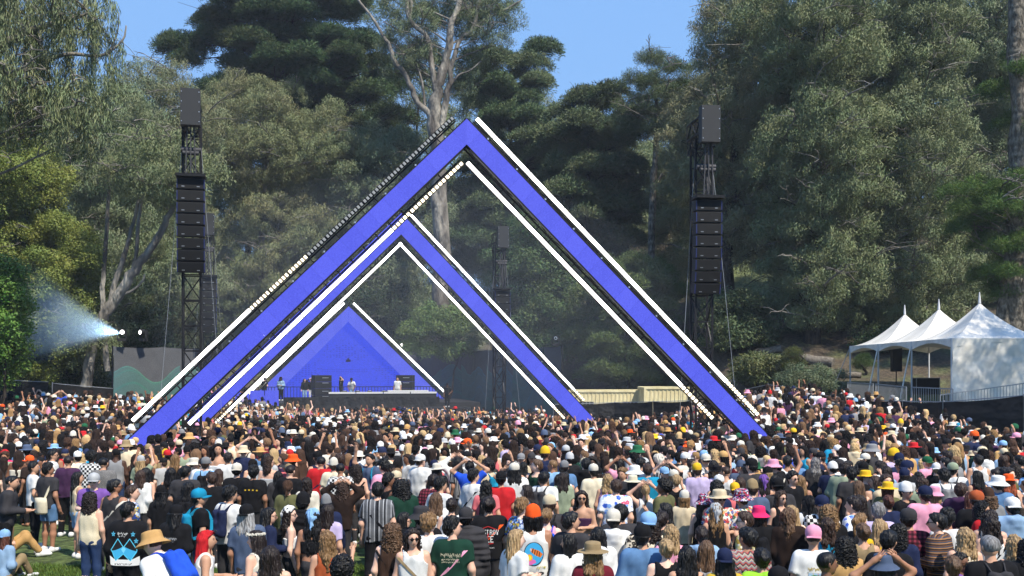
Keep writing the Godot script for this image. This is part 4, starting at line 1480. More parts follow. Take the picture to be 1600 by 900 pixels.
func _mass(root: Node3D, called: String, mesh: Mesh, m: Material, at: Array, cols: Array, local: Transform3D) -> void:
	var mm := MultiMesh.new()
	mm.transform_format = MultiMesh.TRANSFORM_3D
	mm.use_colors = true
	mm.mesh = mesh
	mm.instance_count = at.size()
	for k in at.size():
		mm.set_instance_transform(k, at[k] * local)
		mm.set_instance_color(k, cols[k])
	var o := MultiMeshInstance3D.new()
	o.name = called; o.multimesh = mm; o.material_override = m
	o.set_meta("kind", "stuff")
	root.add_child(o, true)

# ------------------------------------------------------------------ stage structures
func truss(g: Geo, a: Vector3, b: Vector3, w: float, step: float, up := Vector3.FORWARD, thick := 0.045) -> void:
	var y := (b - a).normalized()
	var x := y.cross(up).normalized()
	var z := x.cross(y)
	var c := []
	for q in [[-1, -1], [1, -1], [1, 1], [-1, 1]]:
		c.append(x * q[0] * w * 0.5 + z * q[1] * w * 0.5)
	for k in 4:
		g.bar(a + c[k], b + c[k], thick, -1, x)
	var n := maxi(1, int(round(a.distance_to(b) / step)))
	for s in n:
		var p := a.lerp(b, float(s) / n)
		var q := a.lerp(b, float(s + 1) / n)
		for k in 4:
			if (s + k) % 2:
				g.bar(p + c[k], q + c[(k + 1) % 4], thick * 0.6, -1, x)
			else:
				g.bar(p + c[(k + 1) % 4], q + c[k], thick * 0.6, -1, x)
			g.bar(p + c[k], p + c[(k + 1) % 4], thick * 0.6, -1, z)

# an A-frame portal: two sloping legs faced with LED tiles, light battens along the outer and the inner edge
# lit: function(side, which, share along the leg) -> 0 off, 1 warm single lamps, 2 full
func portal(label: String, apex_px: Vector2, d: float, sl: float, sr: float, lit: Callable, foot: float, ends: Array, wide := 0.57) -> void:
	var apex := px(apex_px.x, apex_px.y, d)
	var root := thing("light_portal", label, "stage portal", Vector3(apex.x, 0, apex.z), TURN, "LED portals in front of the stage")
	var H := apex.y
	for side in [-1.0, 1.0]:
		var m := sl if side < 0.0 else sr
		var dir := Vector3(side, -m, 0).normalized()          # down the leg
		var nrm := Vector3(side * m, 1, 0).normalized()       # outward
		var A := Vector3(0, H, 0)
		var length := (H - foot) / (-dir.y)
		# LED tiles, mitred at the ridge
		var n := int(round(length / 0.62))
		var tile := length / n
		for k in n:
			var g := Geo.new()
			var s0 := tile * k
			var s1 := tile * (k + 1) - 0.0015
			var o0 := A + dir * s0
			var o1 := A + dir * s1
			var i0 := o0 - nrm * wide
			var i1 := o1 - nrm * wide
			if k == 0:
				i0 = Vector3(0, H - wide * Vector2(1, m).length() , 0)
				if (i1 - i0).dot(dir) < 0.02:
					i0 = i1 - dir * 0.02
			var z := Vector3(0, 0, 0.05)
			g.quad(o0 + z, o1 + z, i1 + z, i0 + z, Vector3(0, 0, 1))
			var p := part("led_tile", g.mesh(), [M.led_blue, M.led_blue_b, M.led_blue, M.led_blue_c][(k * 7 + int(side) * 3 + 4) % 4], root)
			var hb := Geo.new()
			hb.quad(o0 - z, o1 - z, i1 - z, i0 - z, Vector3(0, 0, -1)); hb.quad(o0 + z, o1 + z, o1 - z, o0 - z, nrm); hb.quad(i0 + z, i1 + z, i1 - z, i0 - z, -nrm); hb.quad(o1 + z, i1 + z, i1 - z, o1 - z, dir)
			part("tile_housing", hb.mesh(), M.black_box, p)
		# trusses behind the tiles and on both edges
		var tg := Geo.new()
		truss(tg, A - nrm * wide * 0.5 + Vector3(0, -0.15, -0.32), A - nrm * wide * 0.5 + dir * length + Vector3(0, -0.1, -0.32), 0.4, 0.55)
		part("truss", tg.mesh(), M.black_metal, root)
		var eg := Geo.new()
		eg.bar(A + nrm * 0.02, A + nrm * 0.02 + dir * length, 0.035, 0.1, Vector3.FORWARD)
		eg.bar(A - nrm * (wide + 0.03) + dir * 0.75, A - nrm * (wide + 0.03) + dir * length, 0.05, 0.12, Vector3.FORWARD)
		part("edge_rail", eg.mesh(), M.black_metal, root)
		# clamps glinting along the rail
		var cg := Geo.new()
		cg.bx(Vector3.ZERO, Vector3(0.05, 0.05, 0.05))
		var cm := cg.mesh()
		var q := 0.9
		while q < length - 0.5:
			part("clamp", cm, M.silver, root, Transform3D(Basis.IDENTITY, A + nrm * 0.05 + dir * q + Vector3(0, 0, 0.03)))
			q += 1.3
		for which in 2:
			var off := 0.34 if which == 0 else -wide - 0.3
			var start := 0.12 if which == 0 else 0.95
			var stop: float = length - ends[which]
			var zz := -0.3
			var o := A + nrm * off + Vector3(0, 0, zz)
			if which == 0:
				o += dir * 0.06
			var nb := int(round((stop - start) / 0.8))
			var l := (stop - start) / nb
			var bk := Geo.new()
			bk.bar(o + dir * start + Vector3(0, 0, -0.09), o + dir * stop + Vector3(0, 0, -0.09), 0.15, 0.06, Vector3.FORWARD)
			bk.bar(o + dir * start + Vector3(0, 0, -0.16) - nrm * (0.12 if which == 0 else -0.12), o + dir * stop + Vector3(0, 0, -0.16) - nrm * (0.12 if which == 0 else -0.12), 0.05, 0.05, Vector3.FORWARD)
			q = start + 0.3
			while q < stop:
				bk.bar(o + dir * q + Vector3(0, 0, -0.1), o + dir * q - nrm * (0.32 if which == 0 else -0.28) + Vector3(0, 0, -0.05), 0.035)
				q += 0.55
			part("batten_rail", bk.mesh(), M.black_metal, root)
			for k in nb:
				var t := (k + 0.5) / nb
				var mode: int = lit.call(side, which, t)
				var g := Geo.new()
				var e0 := o + dir * (start + l * k + 0.01)
				var e1 := o + dir * (start + l * (k + 1) - 0.01)
				if mode == 2:
					g.bar(e0, e1, 0.105, 0.06, Vector3.FORWARD)
				else:
					var nl := int(l / 0.13)
					for j in nl:
						g.bar(e0.lerp(e1, (j + 0.2) / nl), e0.lerp(e1, (j + 0.8) / nl), 0.1, 0.07, Vector3.FORWARD)
				part("light_batten", g.mesh(), [M.dim_lamp, M.warm_lamp, M.white_lamp][mode], root)
		# ballast tower and wedge under the leg
		var f := A + dir * (length - 2.35) - nrm * 0.75
		var bg := Geo.new()
		var gy := ground(root.position.x + f.x * cos(TURN), -root.position.z) - 0.05
		truss(bg, Vector3(f.x, gy, -0.35), Vector3(f.x, f.y - 0.25, -0.35), 0.62, 0.7)
		part("ballast_tower", bg.mesh(), M.black_metal, root)
		var wg := Geo.new()
		wg.box(Transform3D(Basis(Vector3.BACK, atan2(dir.y, dir.x)), Vector3(f.x, f.y - 0.1, -0.3)), Vector3(1.0, 0.42, 0.5))
		part("ballast_block", wg.mesh(), M.black_box, root)
		var fw := root.transform * Vector3(side * (H - foot) / m, 0, 0)
		blocked.append([Vector2(fw.x, -fw.z), 0.6])
		fw = root.transform * Vector3(side * (H - foot - 1.5) / m, 0, 0)
		blocked.append([Vector2(fw.x, -fw.z), 0.6])

func pa_tower(label: String, at: Vector3, top: float, turn: float, hung: float, n: int) -> void:
	var root := thing("speaker_tower", label, "speaker tower", at, turn, "line array towers beside the stage")
	var H := top - at.y
	var g := Geo.new()
	truss(g, Vector3(0, 0, 0), Vector3(0, H - 1.0, 0), 0.62, 0.95, Vector3.FORWARD, 0.07)
	part("mast", g.mesh(), M.black_metal, root)
	g = Geo.new()
	truss(g, Vector3(0, H - 0.55, -0.9), Vector3(0, H - 0.55, 0.75), 0.55, 0.55, Vector3.UP, 0.06)
	truss(g, Vector3(0, H - 1.1, -0.9), Vector3(0, H - 1.1, 0.75), 0.5, 0.55, Vector3.UP, 0.05)
	part("head_truss", g.mesh(), M.black_metal, root)
	g = Geo.new()
	g.bx(Vector3(0, H - 0.62, 0.95), Vector3(0.68, 1.3, 0.4))
	var hp := part("head_panel", g.mesh(), mat(lin(0.028, 0.029, 0.031), 0.55), root)
	g = Geo.new()
	for x in [-0.3, 0.3]:
		for y in 4:
			g.bx(Vector3(x, H - 0.1 - y * 0.35, 1.155), Vector3(0.03, 0.03, 0.02))
	part("bolt", g.mesh(), M.silver, hp)
	g = Geo.new()
	g.tube(PackedVector3Array([Vector3(-0.35, H - 2.05, 0.55), Vector3(0.35, H - 2.05, 0.55)]), PackedFloat32Array([0.1, 0.1]), 10, true)
	g.tube(PackedVector3Array([Vector3(-0.28, H - 2.2, 0.75), Vector3(0.28, H - 2.2, 0.75)]), PackedFloat32Array([0.08, 0.08]), 10, true)
	part("chain_hoist", g.mesh(), M.dark_steel, root)
	g = Geo.new()
	for x in [-0.18, 0.0, 0.18]:
		g.bar(Vector3(x * 0.6, H - 1.2, 0.85), Vector3(x, hung - at.y + 0.1, 0.85), 0.04)
		g.bar(Vector3(x, H - 2.1, 0.6), Vector3(-x, hung - at.y + 0.1, 0.8), 0.03)
	part("hoist_chain", g.mesh(), M.dark_steel, root)
	g = Geo.new()
	g.bx(Vector3(0, hung - at.y + 0.08, 0.75), Vector3(1.02, 0.1, 0.75))
	part("array_bumper", g.mesh(), M.black_metal, root)
	var y := hung - at.y
	var z := 0.9
	for k in n:
		var tilt := 0.012 * k * k * 0.4
		var b := Basis(Vector3.RIGHT, tilt)
		var c := Vector3(0, y - 0.21, z)
		var s := Geo.new()
		s.box(Transform3D(b, c + b * Vector3(0, 0, -0.225)), Vector3(0.96, 0.385, 0.45))
		var cab := part("speaker_cabinet", s.mesh(), M.black_box, root)
		s = Geo.new()
		s.box(Transform3D(b, c + b * Vector3(0, 0, 0.01)), Vector3(0.87, 0.335, 0.03))
		part("grille", s.mesh(), M.grille, cab)
		s = Geo.new()
		for q in [-1.0, 1.0]:
			s.box(Transform3D(b, c + b * Vector3(q * 0.463, 0, 0.012)), Vector3(0.03, 0.335, 0.04))
		part("side_rail", s.mesh(), M.blue_edge, cab)
		s = Geo.new()
		for q in [-1.0, 1.0]:
			s.box(Transform3D(b, c + b * Vector3(q * 0.26, -0.1, 0.032)), Vector3(0.1, 0.03, 0.012))
		part("badge", s.mesh(), M.steel, cab)
		y -= 0.425
		z -= 0.425 * sin(tilt)
	g = Geo.new()
	for s in [-1.0, 1.0]:
		g.bar(Vector3(s * 0.3, H - 1.4, 0.2), Vector3(s * 1.25, 0, 1.0), 0.013)
	part("guy_wire", g.mesh(), M.steel, root)
	blocked.append([Vector2(at.x, -at.z), 0.9])

func moving_head(at: Vector3, on: bool, label: String, turn := 0.0) -> Node3D:
	var root := thing("moving_head_light", label, "stage light", at, turn, "moving lights round the stage")
	var g := Geo.new()
	g.bx(Vector3(0, 0.08, 0), Vector3(0.42, 0.16, 0.36))
	part("base", g.mesh(), M.black_box, root)
	g = Geo.new()
	for s in [-1.0, 1.0]:
		g.bx(Vector3(s * 0.24, 0.38, 0), Vector3(0.06, 0.5, 0.16))
	part("yoke", g.mesh(), M.black_box, root)
	g = Geo.new()
	g.lathe([Vector2(0.0, -0.28), Vector2(0.13, -0.26), Vector2(0.19, -0.05), Vector2(0.19, 0.22), Vector2(0.16, 0.23)], 16)
	var h := part("lamp_head", g.mesh(), M.black_box, root, Transform3D(Basis(Vector3.RIGHT, PI / 2), Vector3(0, 0.52, 0)))
	g = Geo.new()
	g.lathe([Vector2(0.0, 0.235), Vector2(0.125, 0.232)], 16)
	part("lamp_lens", g.mesh(), M.white_lamp if on else mat(lin(0.25, 0.3, 0.34), 0.1, 0.2), h)
	return root

# cloth hung between posts, printed with contour waves
func wave_cloth(label: String, a: Vector3, b: Vector3, top: float, sd: int) -> void:
	var root := thing("backdrop_screen", label, "screen", Vector3(a.x, a.y, a.z), 0.0, "printed mesh screens beside the stage")
	var along := b - a
	along.y = 0
	var l := along.length()
	var dir := along / l
	var nrm := Vector3(-dir.z, 0, dir.x)
	if nrm.z < 0:
		nrm = -nrm
	var H := top - a.y
	var n := maxi(1, int(round(l / 3.0)))
	var im := Image.create(256, 256, false, Image.FORMAT_RGB8)
	var r := RandomNumberGenerator.new()
	r.seed = sd
	var ph := r.randf() * 6.0
	for x in 256:
		var crest := 70.0 + 20.0 * sin(x * 0.03 + ph) + 9.0 * sin(x * 0.013 + 2.0 * ph)
		for y in 256:
			var c := Color8(84, 85, 88)
			if y > crest:
				var t := (y - crest)
				var hue := 0.5 + 0.5 * sin(x * 0.012 + ph)
				var line := pow(maxf(0.0, sin(sqrt(t + 2.0) * 1.9 + 0.6 * sin(x * 0.045 + ph) + 0.02 * x)), 10.0)
				c = Color8(80, 98, 98).lerp(Color8(60, 132, 104).lerp(Color8(58, 112, 140), hue), 0.2 + 0.35 * line)
				if t < 3.0:
					c = Color8(80, 126, 106).lerp(Color8(76, 116, 138), hue)
				elif y > 222:
					c = Color8(86, 88, 92)
			c = c * r.randf_range(0.88, 1.1)
			im.set_pixel(x, y, c)
	var m := mat(Color.WHITE, 0.8)
	m.albedo_texture = ImageTexture.create_from_image(im)
	m.normal_enabled = true; m.normal_texture = M.cloth_bump; m.normal_scale = 0.5
	var fr := Geo.new()
	for k in n + 1:
		var p := dir * (l * k / n)
		fr.bar(p - nrm * 0.12, p - nrm * 0.12 + Vector3(0, H + 0.05, 0), 0.07)
	for q in [0.33, 0.66, 0.99]:
		fr.bar(Vector3(0, H * q, 0) - nrm * 0.16, dir * l + Vector3(0, H * q, 0) - nrm * 0.16, 0.05)
	part("scaffold", fr.mesh(), M.black_metal, root)
	for k in n:
		var g := Geo.new()
		var nx := 16
		var ny := 12
		for j in ny + 1:
			for i in nx + 1:
				var s := float(i) / nx
				var t := float(j) / ny
				var sag := 0.09 * sin((s * 3.0 + t * 4.0 + k) * 2.4) * ss(0.45, 0.9, t) * ss(1.0, 0.85, t) + 0.16 * t * (1 - t) * sin(s * PI) + 0.05 * sin(s * 13.0 + k + 5.0 * (1.0 - t)) * sin(t * PI) + 0.03 * sin(s * 29.0 + k * 2.0) * t
				var drop := 0.09 * sin(s * PI) * ss(0.8, 1.0, t)
				g.vert(dir * (l * (k + s) / n) + Vector3(0, H * t - drop, 0) + nrm * sag, nrm, Vector2((k + s) * 3.0 / n * maxf(1.0, n / 3.0) * 0.5, 1.0 - t))
		for j in ny:
			for i in nx:
				var q := j * (nx + 1) + i
				g.tri(q, q + 1, q + nx + 2); g.tri(q, q + nx + 2, q + nx + 1)
		part("cloth_panel", g.mesh(), m, root)

# black scrim fence along a line of [point, top height]
func fence(label: String, pts: Array) -> void:
	var root := thing("scrim_fence", label, "fence")
	for k in pts.size() - 1:
		var a: Vector3 = pts[k]
		var b: Vector3 = pts[k + 1]
		var l := Vector2(a.x - b.x, a.z - b.z).length()
		var n := maxi(1, int(round(l / 2.9)))
		for s in n:
			var p := a.lerp(b, float(s) / n)
			var q := a.lerp(b, float(s + 1) / n)
			var gp := ground(p.x, -p.z) - 0.05
			var gq := ground(q.x, -q.z) - 0.05
			var g := Geo.new()
			var nrm := Vector3(-(q.z - p.z), 0, q.x - p.x).normalized()
			if nrm.z < 0:
				nrm = -nrm
			var nx := 10
			var ny := 6
			for j in ny + 1:
				for i in nx + 1:
					var u := float(i) / nx
					var t := float(j) / ny
					var w := p.lerp(q, u)
					w.y = lerpf(lerpf(gp, gq, u), lerpf(p.y, q.y, u) - 0.06 * sin(u * PI), t)
					g.vert(w + nrm * (0.06 + 0.035 * sin(u * 11.0 + s * 2.0 + t * 4.0) * sin(t * PI) + 0.02 * sin(u * 23.0 - t * 9.0)), nrm, Vector2(u, t))
			for j in ny:
				for i in nx:
					var o := j * (nx + 1) + i
					g.tri(o, o + 1, o + nx + 2); g.tri(o, o + nx + 2, o + nx + 1)
			part("scrim_panel", g.mesh(), M.scrim, root)
			g = Geo.new()
			g.bar(Vector3(p.x, gp, p.z), p + Vector3(0, 0.06, 0), 0.05)
			g.bar(p, q, 0.04)
			g.bar(Vector3(p.x, gp + 0.4, p.z), Vector3(q.x, gq + 0.4, q.z), 0.035)
			part("fence_post", g.mesh(), M.galv, root)

func barricade(a: Vector3, b: Vector3, h: float, label: String) -> void:
	var root := thing("barricade", label, "barricade", a, 0.0, "steel crowd barricades by the white tent")
	var e := b - a
	var g := Geo.new()
	g.bar(Vector3(0, h, 0), e + Vector3(0, h, 0), 0.045); g.bar(Vector3(0, 0.15, 0), e + Vector3(0, 0.15, 0), 0.04)
	g.bar(Vector3.ZERO, Vector3(0, h, 0), 0.045); g.bar(e, e + Vector3(0, h, 0), 0.045)
	part("frame", g.mesh(), M.galv, root)
	var n := int(e.length() / 0.13)
	g = Geo.new()
	g.bx(Vector3(0, h * 0.5 + 0.07, 0), Vector3(0.02, h - 0.16, 0.02))
	var bar := g.mesh()
	for k in range(1, n):
		part("bar", bar, M.galv, root, Transform3D(Basis.IDENTITY, e * (float(k) / n)))

func stage() -> void:
	# third portal: LED triangle at the back of the stage
	var apex := px(545, 472, 86.0)
	var c := Vector3(apex.x, 0, apex.z)
	var gy := -1.1
	var deck := 1.05
	var root := thing("stage_screen", "solid blue triangular LED screen with paler border at the back of the stage", "LED screen", c, TURN)
	var H := apex.y
	var half := (H - deck) * 0.985
	var tri := func(h: float, w: float, z: float, base: float) -> Geo:
		var g := Geo.new()
		var a := g.vert(Vector3(0, h, z), Vector3(0, 0, 1), Vector2(0.5, 0))
		g.vert(Vector3(-w, base, z), Vector3(0, 0, 1), Vector2(0, 1)); g.vert(Vector3(w, base, z), Vector3(0, 0, 1), Vector2(1, 1))
		g.tri(a, a + 1, a + 2)
		return g
	var im := Image.create(200, 160, false, Image.FORMAT_RGB8)
	var r := RandomNumberGenerator.new()
	r.seed = 4
	for y in 160:
		for x in 200:
			var k := r.randf_range(0.93, 1.07)
			im.set_pixel(x, y, Color8(int(54 * k), int(76 * k), int(240 * minf(k, 1.05))))
	for k in 420:   # halftone clusters of the screen picture
		var o: Vector2 = [Vector2(30, 120), Vector2(170, 120), Vector2(100, 64), Vector2(40, 100), Vector2(160, 100)][k % 5]
		var p := o + Vector2(r.randfn(0, 15), r.randfn(0, 8))
		p = (p / 4.0).floor() * 4.0
		if Rect2(0, 0, 196, 156).has_point(p):
			im.fill_rect(Rect2i(int(p.x), int(p.y), 2, 2), Color8(38, 54, 196))
	im.fill_rect(Rect2i(97, 78, 6, 5), Color8(20, 22, 60)); im.fill_rect(Rect2i(99, 75, 2, 3), Color8(20, 22, 60))
	for k in 40:
		im.fill_rect(Rect2i(66 + (k % 20) * 3, 98 + (k / 20) * 4, 2, 2), Color8(46, 62, 214))
	var sm := glow(Color.WHITE, 0.95)
	sm.emission_texture = ImageTexture.create_from_image(im); sm.emission_operator = BaseMaterial3D.EMISSION_OP_MULTIPLY
	part("screen_face", tri.call(H - 1.6, half * 0.80, -1.2, deck).mesh(), sm, root)
	# paler surround, in tiles down either slope
	for side in [-1.0, 1.0]:
		var n := 12
		for k in n:
			var g := Geo.new()
			var t0 := float(k) / n
			var t1 := float(k + 1) / n - 0.0003
			var o0 := Vector3(0, H - 0.35, 0.0).lerp(Vector3(side * half, deck, 0.0), t0)
			var o1 := Vector3(0, H - 0.35, 0.0).lerp(Vector3(side * half, deck, 0.0), t1)
			var i0 := Vector3(0, H - 1.6, -1.19).lerp(Vector3(side * half * 0.8, deck, -1.19), t0)
			var i1 := Vector3(0, H - 1.6, -1.19).lerp(Vector3(side * half * 0.8, deck, -1.19), t1)
			g.quad(o0, o1, i1, i0, Vector3(-side, -1, 2))
			part("led_tile", g.mesh(), [M.led_pale, M.led_pale_b][k % 2], root)
		var dir := Vector3(side * half, deck - H + 0.35, 0).normalized()
		var nrm := Vector3(-dir.y * side, dir.x * side, 0)
		nrm = Vector3(absf(dir.y) * side, absf(dir.x), 0)
		var length := (H - 0.35 - deck) / (-dir.y)
		var A := Vector3(0, H - 0.35, 0)
		var tg := Geo.new()
		truss(tg, A + nrm * 0.25 + Vector3(0, 0, -0.3), A + nrm * 0.25 + dir * length + Vector3(0, 0, -0.3), 0.4, 0.6)
		part("truss", tg.mesh(), M.black_metal, root)
		for k in 14:
			var g := Geo.new()
			var s := A + nrm * 0.45 + Vector3(0, 0, 0.1)
			var nb := 14.0
			var l := length - 0.25
			g.bar(s + dir * (0.1 + l * k / nb), s + dir * (0.1 + l * (k + 0.97) / nb), 0.16, 0.08, Vector3.FORWARD)
			part("light_batten", g.mesh(), M.white_lamp, root)
	# deck
	var st := thing("stage_platform", "black stage platform with fascia under the blue triangle", "stage", Vector3(c.x, gy, c.z), TURN)
	var g := Geo.new()
	g.bx(Vector3(0, (deck - gy) * 0.5, 4.0), Vector3(19, deck - gy, 12.0))
	part("deck", g.mesh(), M.deck, st)
	g = Geo.new()
	g.bx(Vector3(0.6, (deck - gy) * 0.5 + 0.2, 10.02), Vector3(11.5, deck - gy + 0.5, 0.05))
	part("fascia", g.mesh(), M.scrim, st)
	for s in [-1.0]:
		for k in 3:
			g = Geo.new()
			g.bx(Vector3(s * (6.5 + 1.05 * k) + 0.5, (deck - gy) * 0.5 + 0.4, 10.0), Vector3(1.0, deck - gy + 1.1, 0.06))
			part("led_riser", g.mesh(), M.led_blue_b, st)
	var rail := thing("stage_railing", "dark vertical-bar railing along the stage in front of the blue screen", "railing", Vector3(c.x, deck, c.z), TURN)
	g = Geo.new()
	g.bar(Vector3(-8, 1.1, 2.5), Vector3(8.3, 1.1, 2.5), 0.06); g.bar(Vector3(-8, 0.12, 2.5), Vector3(8.3, 0.12, 2.5), 0.05)
	part("top_rail", g.mesh(), M.black_metal, rail)
	g = Geo.new()
	g.bx(Vector3(0, 0.6, 2.5), Vector3(0.045, 1.0, 0.045))
	var pm := g.mesh()
	for k in 66:
		part("baluster", pm, M.black_metal, rail, Transform3D(Basis.IDENTITY, Vector3(-8.0 + k * 0.25, 0, 0)))
	var rt := Transform3D(Basis(Vector3.UP, TURN), c)
	var tb := thing("dj_table", "long DJ table edged in white with a black front", "table", rt * Vector3(2.2, deck, 8.6), TURN)
	g = Geo.new()
	g.bx(Vector3(0, 0.75, 0), Vector3(8.2, 0.06, 1.0))
	part("table_top", g.mesh(), M.black_box, tb)
	for k in 4:
		g = Geo.new()
		g.bx(Vector3(-3.08 + k * 2.05, 0.74, 0.53), Vector3(1.98, 0.14, 0.03))
		part("edge_strip", g.mesh(), M.white_box, tb)
	g = Geo.new()
	g.bx(Vector3(0, 0.34, 0.45), Vector3(8.1, 0.68, 0.05))
	part("front_panel", g.mesh(), M.deck, tb)
	g = Geo.new()
	g.bx(Vector3(1.9, 0.86, -0.05), Vector3(3.1, 0.1, 0.8))
	part("white_tray", g.mesh(), M.white_box, tb)
	for k in 4:
		var x: float = [-2.9, -1.9, -1.0, 0.1][k]
		g = Geo.new()
		g.bx(Vector3(x, 0.83, -0.05), Vector3(0.36, 0.1, 0.45))
		var dk := part("media_player", g.mesh(), M.black_box, tb)
		g = Geo.new()
		g.lathe([Vector2(0.0, 0.03), Vector2(0.12, 0.02), Vector2(0.13, 0.0)], 14, 1, 1, Vector3(x, 0.88, 0.0))
		part("jog_wheel", g.mesh(), M.silver, dk)
	for k in 2:
		var x: float = [-3.05, 3.45][k]
		for j in 4:
			var cab := thing("monitor_speaker", ["lowest", "second lowest", "second highest", "topmost"][j] + [" black monitor speaker of the stack beside the two women on stage", " black monitor speaker of the stack behind the DJ table"][k], "speaker", rt * Vector3(x + 0.7, deck + j * 0.52, 6.2), TURN + (0.35 if k == 0 else -0.3), "stacked stage monitors")
			g = Geo.new()
			g.bx(Vector3(0, 0.25, 0), Vector3(1.35, 0.5, 0.8))
			part("cabinet", g.mesh(), M.black_box, cab)
			g = Geo.new()
			g.bx(Vector3(0, 0.25, 0.41), Vector3(1.2, 0.4, 0.03))
			part("grille", g.mesh(), M.grille, cab)
			g = Geo.new()
			g.bx(Vector3(0.15, 0.3 if j % 2 else 0.42, 0.432), Vector3(0.5, 0.04, 0.01))
			part("trim_light", g.mesh(), M.silver, cab)
	# people on the stage
	var up := deck
	for q in [[413, 80.0, "m 20 -10 fwd 1 tee:black short:brown - strap:offwhite,pants:charcoal", 0.0, 0.35], [439, 82.0, "m 180 -20 fwd 1 long:lightdenim long:dark_brown boonie:dark_brown pants:black", 0.0, 0.0], [476, 82.0, "f 170 -40 down 1 long:black long:jet_black - pants:lightdenim", 0.0, 0.0], [486, 82.5, "f 185 60 head 0 long:black bob:brown - pants:white", 0.0, 0.0],
			[533, 80.0, "m 60 30 head 1 tee:black short:jet_black cap:black strap:offwhite", 0.0, 0.0], [550, 80.5, "m 180 0 work 4 tee:white short:jet_black backcap:black pants:skyblue", 0.0, 0.0], [621, 80.0, "m 180 0 down 2 tee:white buzz:jet_black - pants:lightgrey", 0.0, 0.0]]:
		var f: PackedStringArray = ("0 0 " + q[2]).split(" ", false)
		var s := _spec(f)
		var d: float = q[1]
		var o := thing("person", describe(s) + ", on stage", "person", Vector3((q[0] - 800.0) / 1600.0 * d, up, -d), -deg_to_rad(s.yaw), "performers and crew on stage")
		o.scale = Vector3.ONE * (s.h / 1.75) * 1.06
		dress(o, s)
	for q in [[381.0, 74.0, "m 150 0 fwd 3 tee:black short:jet_black - pants:black"], [699.0, 76.0, "m 180 0 hips 4 tee:black short:jet_black cap:black pants:black"]]:
		var s := _spec(("0 0 " + q[2]).split(" ", false))
		var o := thing("person", describe(s) + (", guarding the stage side" if q[0] > 500 else ", beside the stage"), "person", Vector3((q[0] - 800.0) / 1600.0 * q[1], 0.75, -q[1]), -deg_to_rad(s.yaw), "performers and crew on stage")
		dress(o, s)
		var pg := Geo.new()
		pg.bx(Vector3(0, -0.95, 0), Vector3(3.4 if q[0] > 500 else 2.4, 1.9, 1.6))
		var pf := thing("side_riser", "low black riser carrying the standing guard %s" % ("below the long printed screen" if q[0] > 500 else "next to the blue panels"), "riser", o.position)
		part("box", pg.mesh(), M.deck, pf)

func _spec(f: PackedStringArray) -> Dictionary:
	var s := {"sex": f[2], "yaw": float(f[3]), "look": float(f[4]), "pose": f[5], "skin": int(f[6]), "x": {}}
	_kc(s, "top", f[7]); _kc(s, "hair", f[8]); _kc(s, "hat", f[9])
	if f.size() > 10:
		for e in f[10].split(","):
			var q := e.split(":")
			s.x[q[0]] = q[1] if q.size() > 1 else ""
	s.h = 1.78 if s.sex == "m" else 1.66
	return s

func container(label: String, at: Vector3, turn: float, l: float, door: bool) -> void:
	var root := thing("shipping_container", label, "container", at, turn, "cream shipping containers behind the fence")
	var g := Geo.new()
	g.bx(Vector3(0, 1.3, 0), Vector3(l - 0.12, 2.5, 2.3))
	part("body", g.mesh(), M.cream, root)
	g = Geo.new()
	g.bx(Vector3(0, 1.3, 1.165), Vector3(0.11, 2.3, 0.06))
	var rib := g.mesh()
	var n := int(l / 0.28)
	for k in n:
		part("side_rib", rib, M.cream, root, Transform3D(Basis.IDENTITY, Vector3(-l * 0.5 + 0.2 + k * (l - 0.4) / (n - 1), 0, 0)))
	g = Geo.new()
	for y in [0.08, 2.55]:
		g.bx(Vector3(0, y, 1.16), Vector3(l, 0.16, 0.16)); g.bx(Vector3(0, y, -1.16), Vector3(l, 0.16, 0.16))
	for x in [-1.0, 1.0]:
		for z in [-1.0, 1.0]:
			g.bx(Vector3(x * (l * 0.5 - 0.07), 1.3, z * 1.16), Vector3(0.165, 2.62, 0.165))
		g.bx(Vector3(x * l * 0.5, 2.52, 0), Vector3(0.1, 0.17, 2.3))
	part("corner_frame", g.mesh(), M.cream, root)
	for k in (2 if not door else 1):
		var x := (-1.6 + 3.2 * k) if not door else 1.3
		g = Geo.new()
		g.bx(Vector3(x, 1.35 if not door else 1.15, 1.2), Vector3(1.1, 0.9, 0.06) if not door else Vector3(0.9, 2.0, 0.06))
		var w := part("window" if not door else "doorway", g.mesh(), M.black_box, root)
		g = Geo.new()
		for j in 5:
			g.bx(Vector3(x - 0.5 + 0.25 * j, 1.35, 1.245), Vector3(0.04, 0.95, 0.03))
		if not door:
			part("window_bar", g.mesh(), M.galv, w)

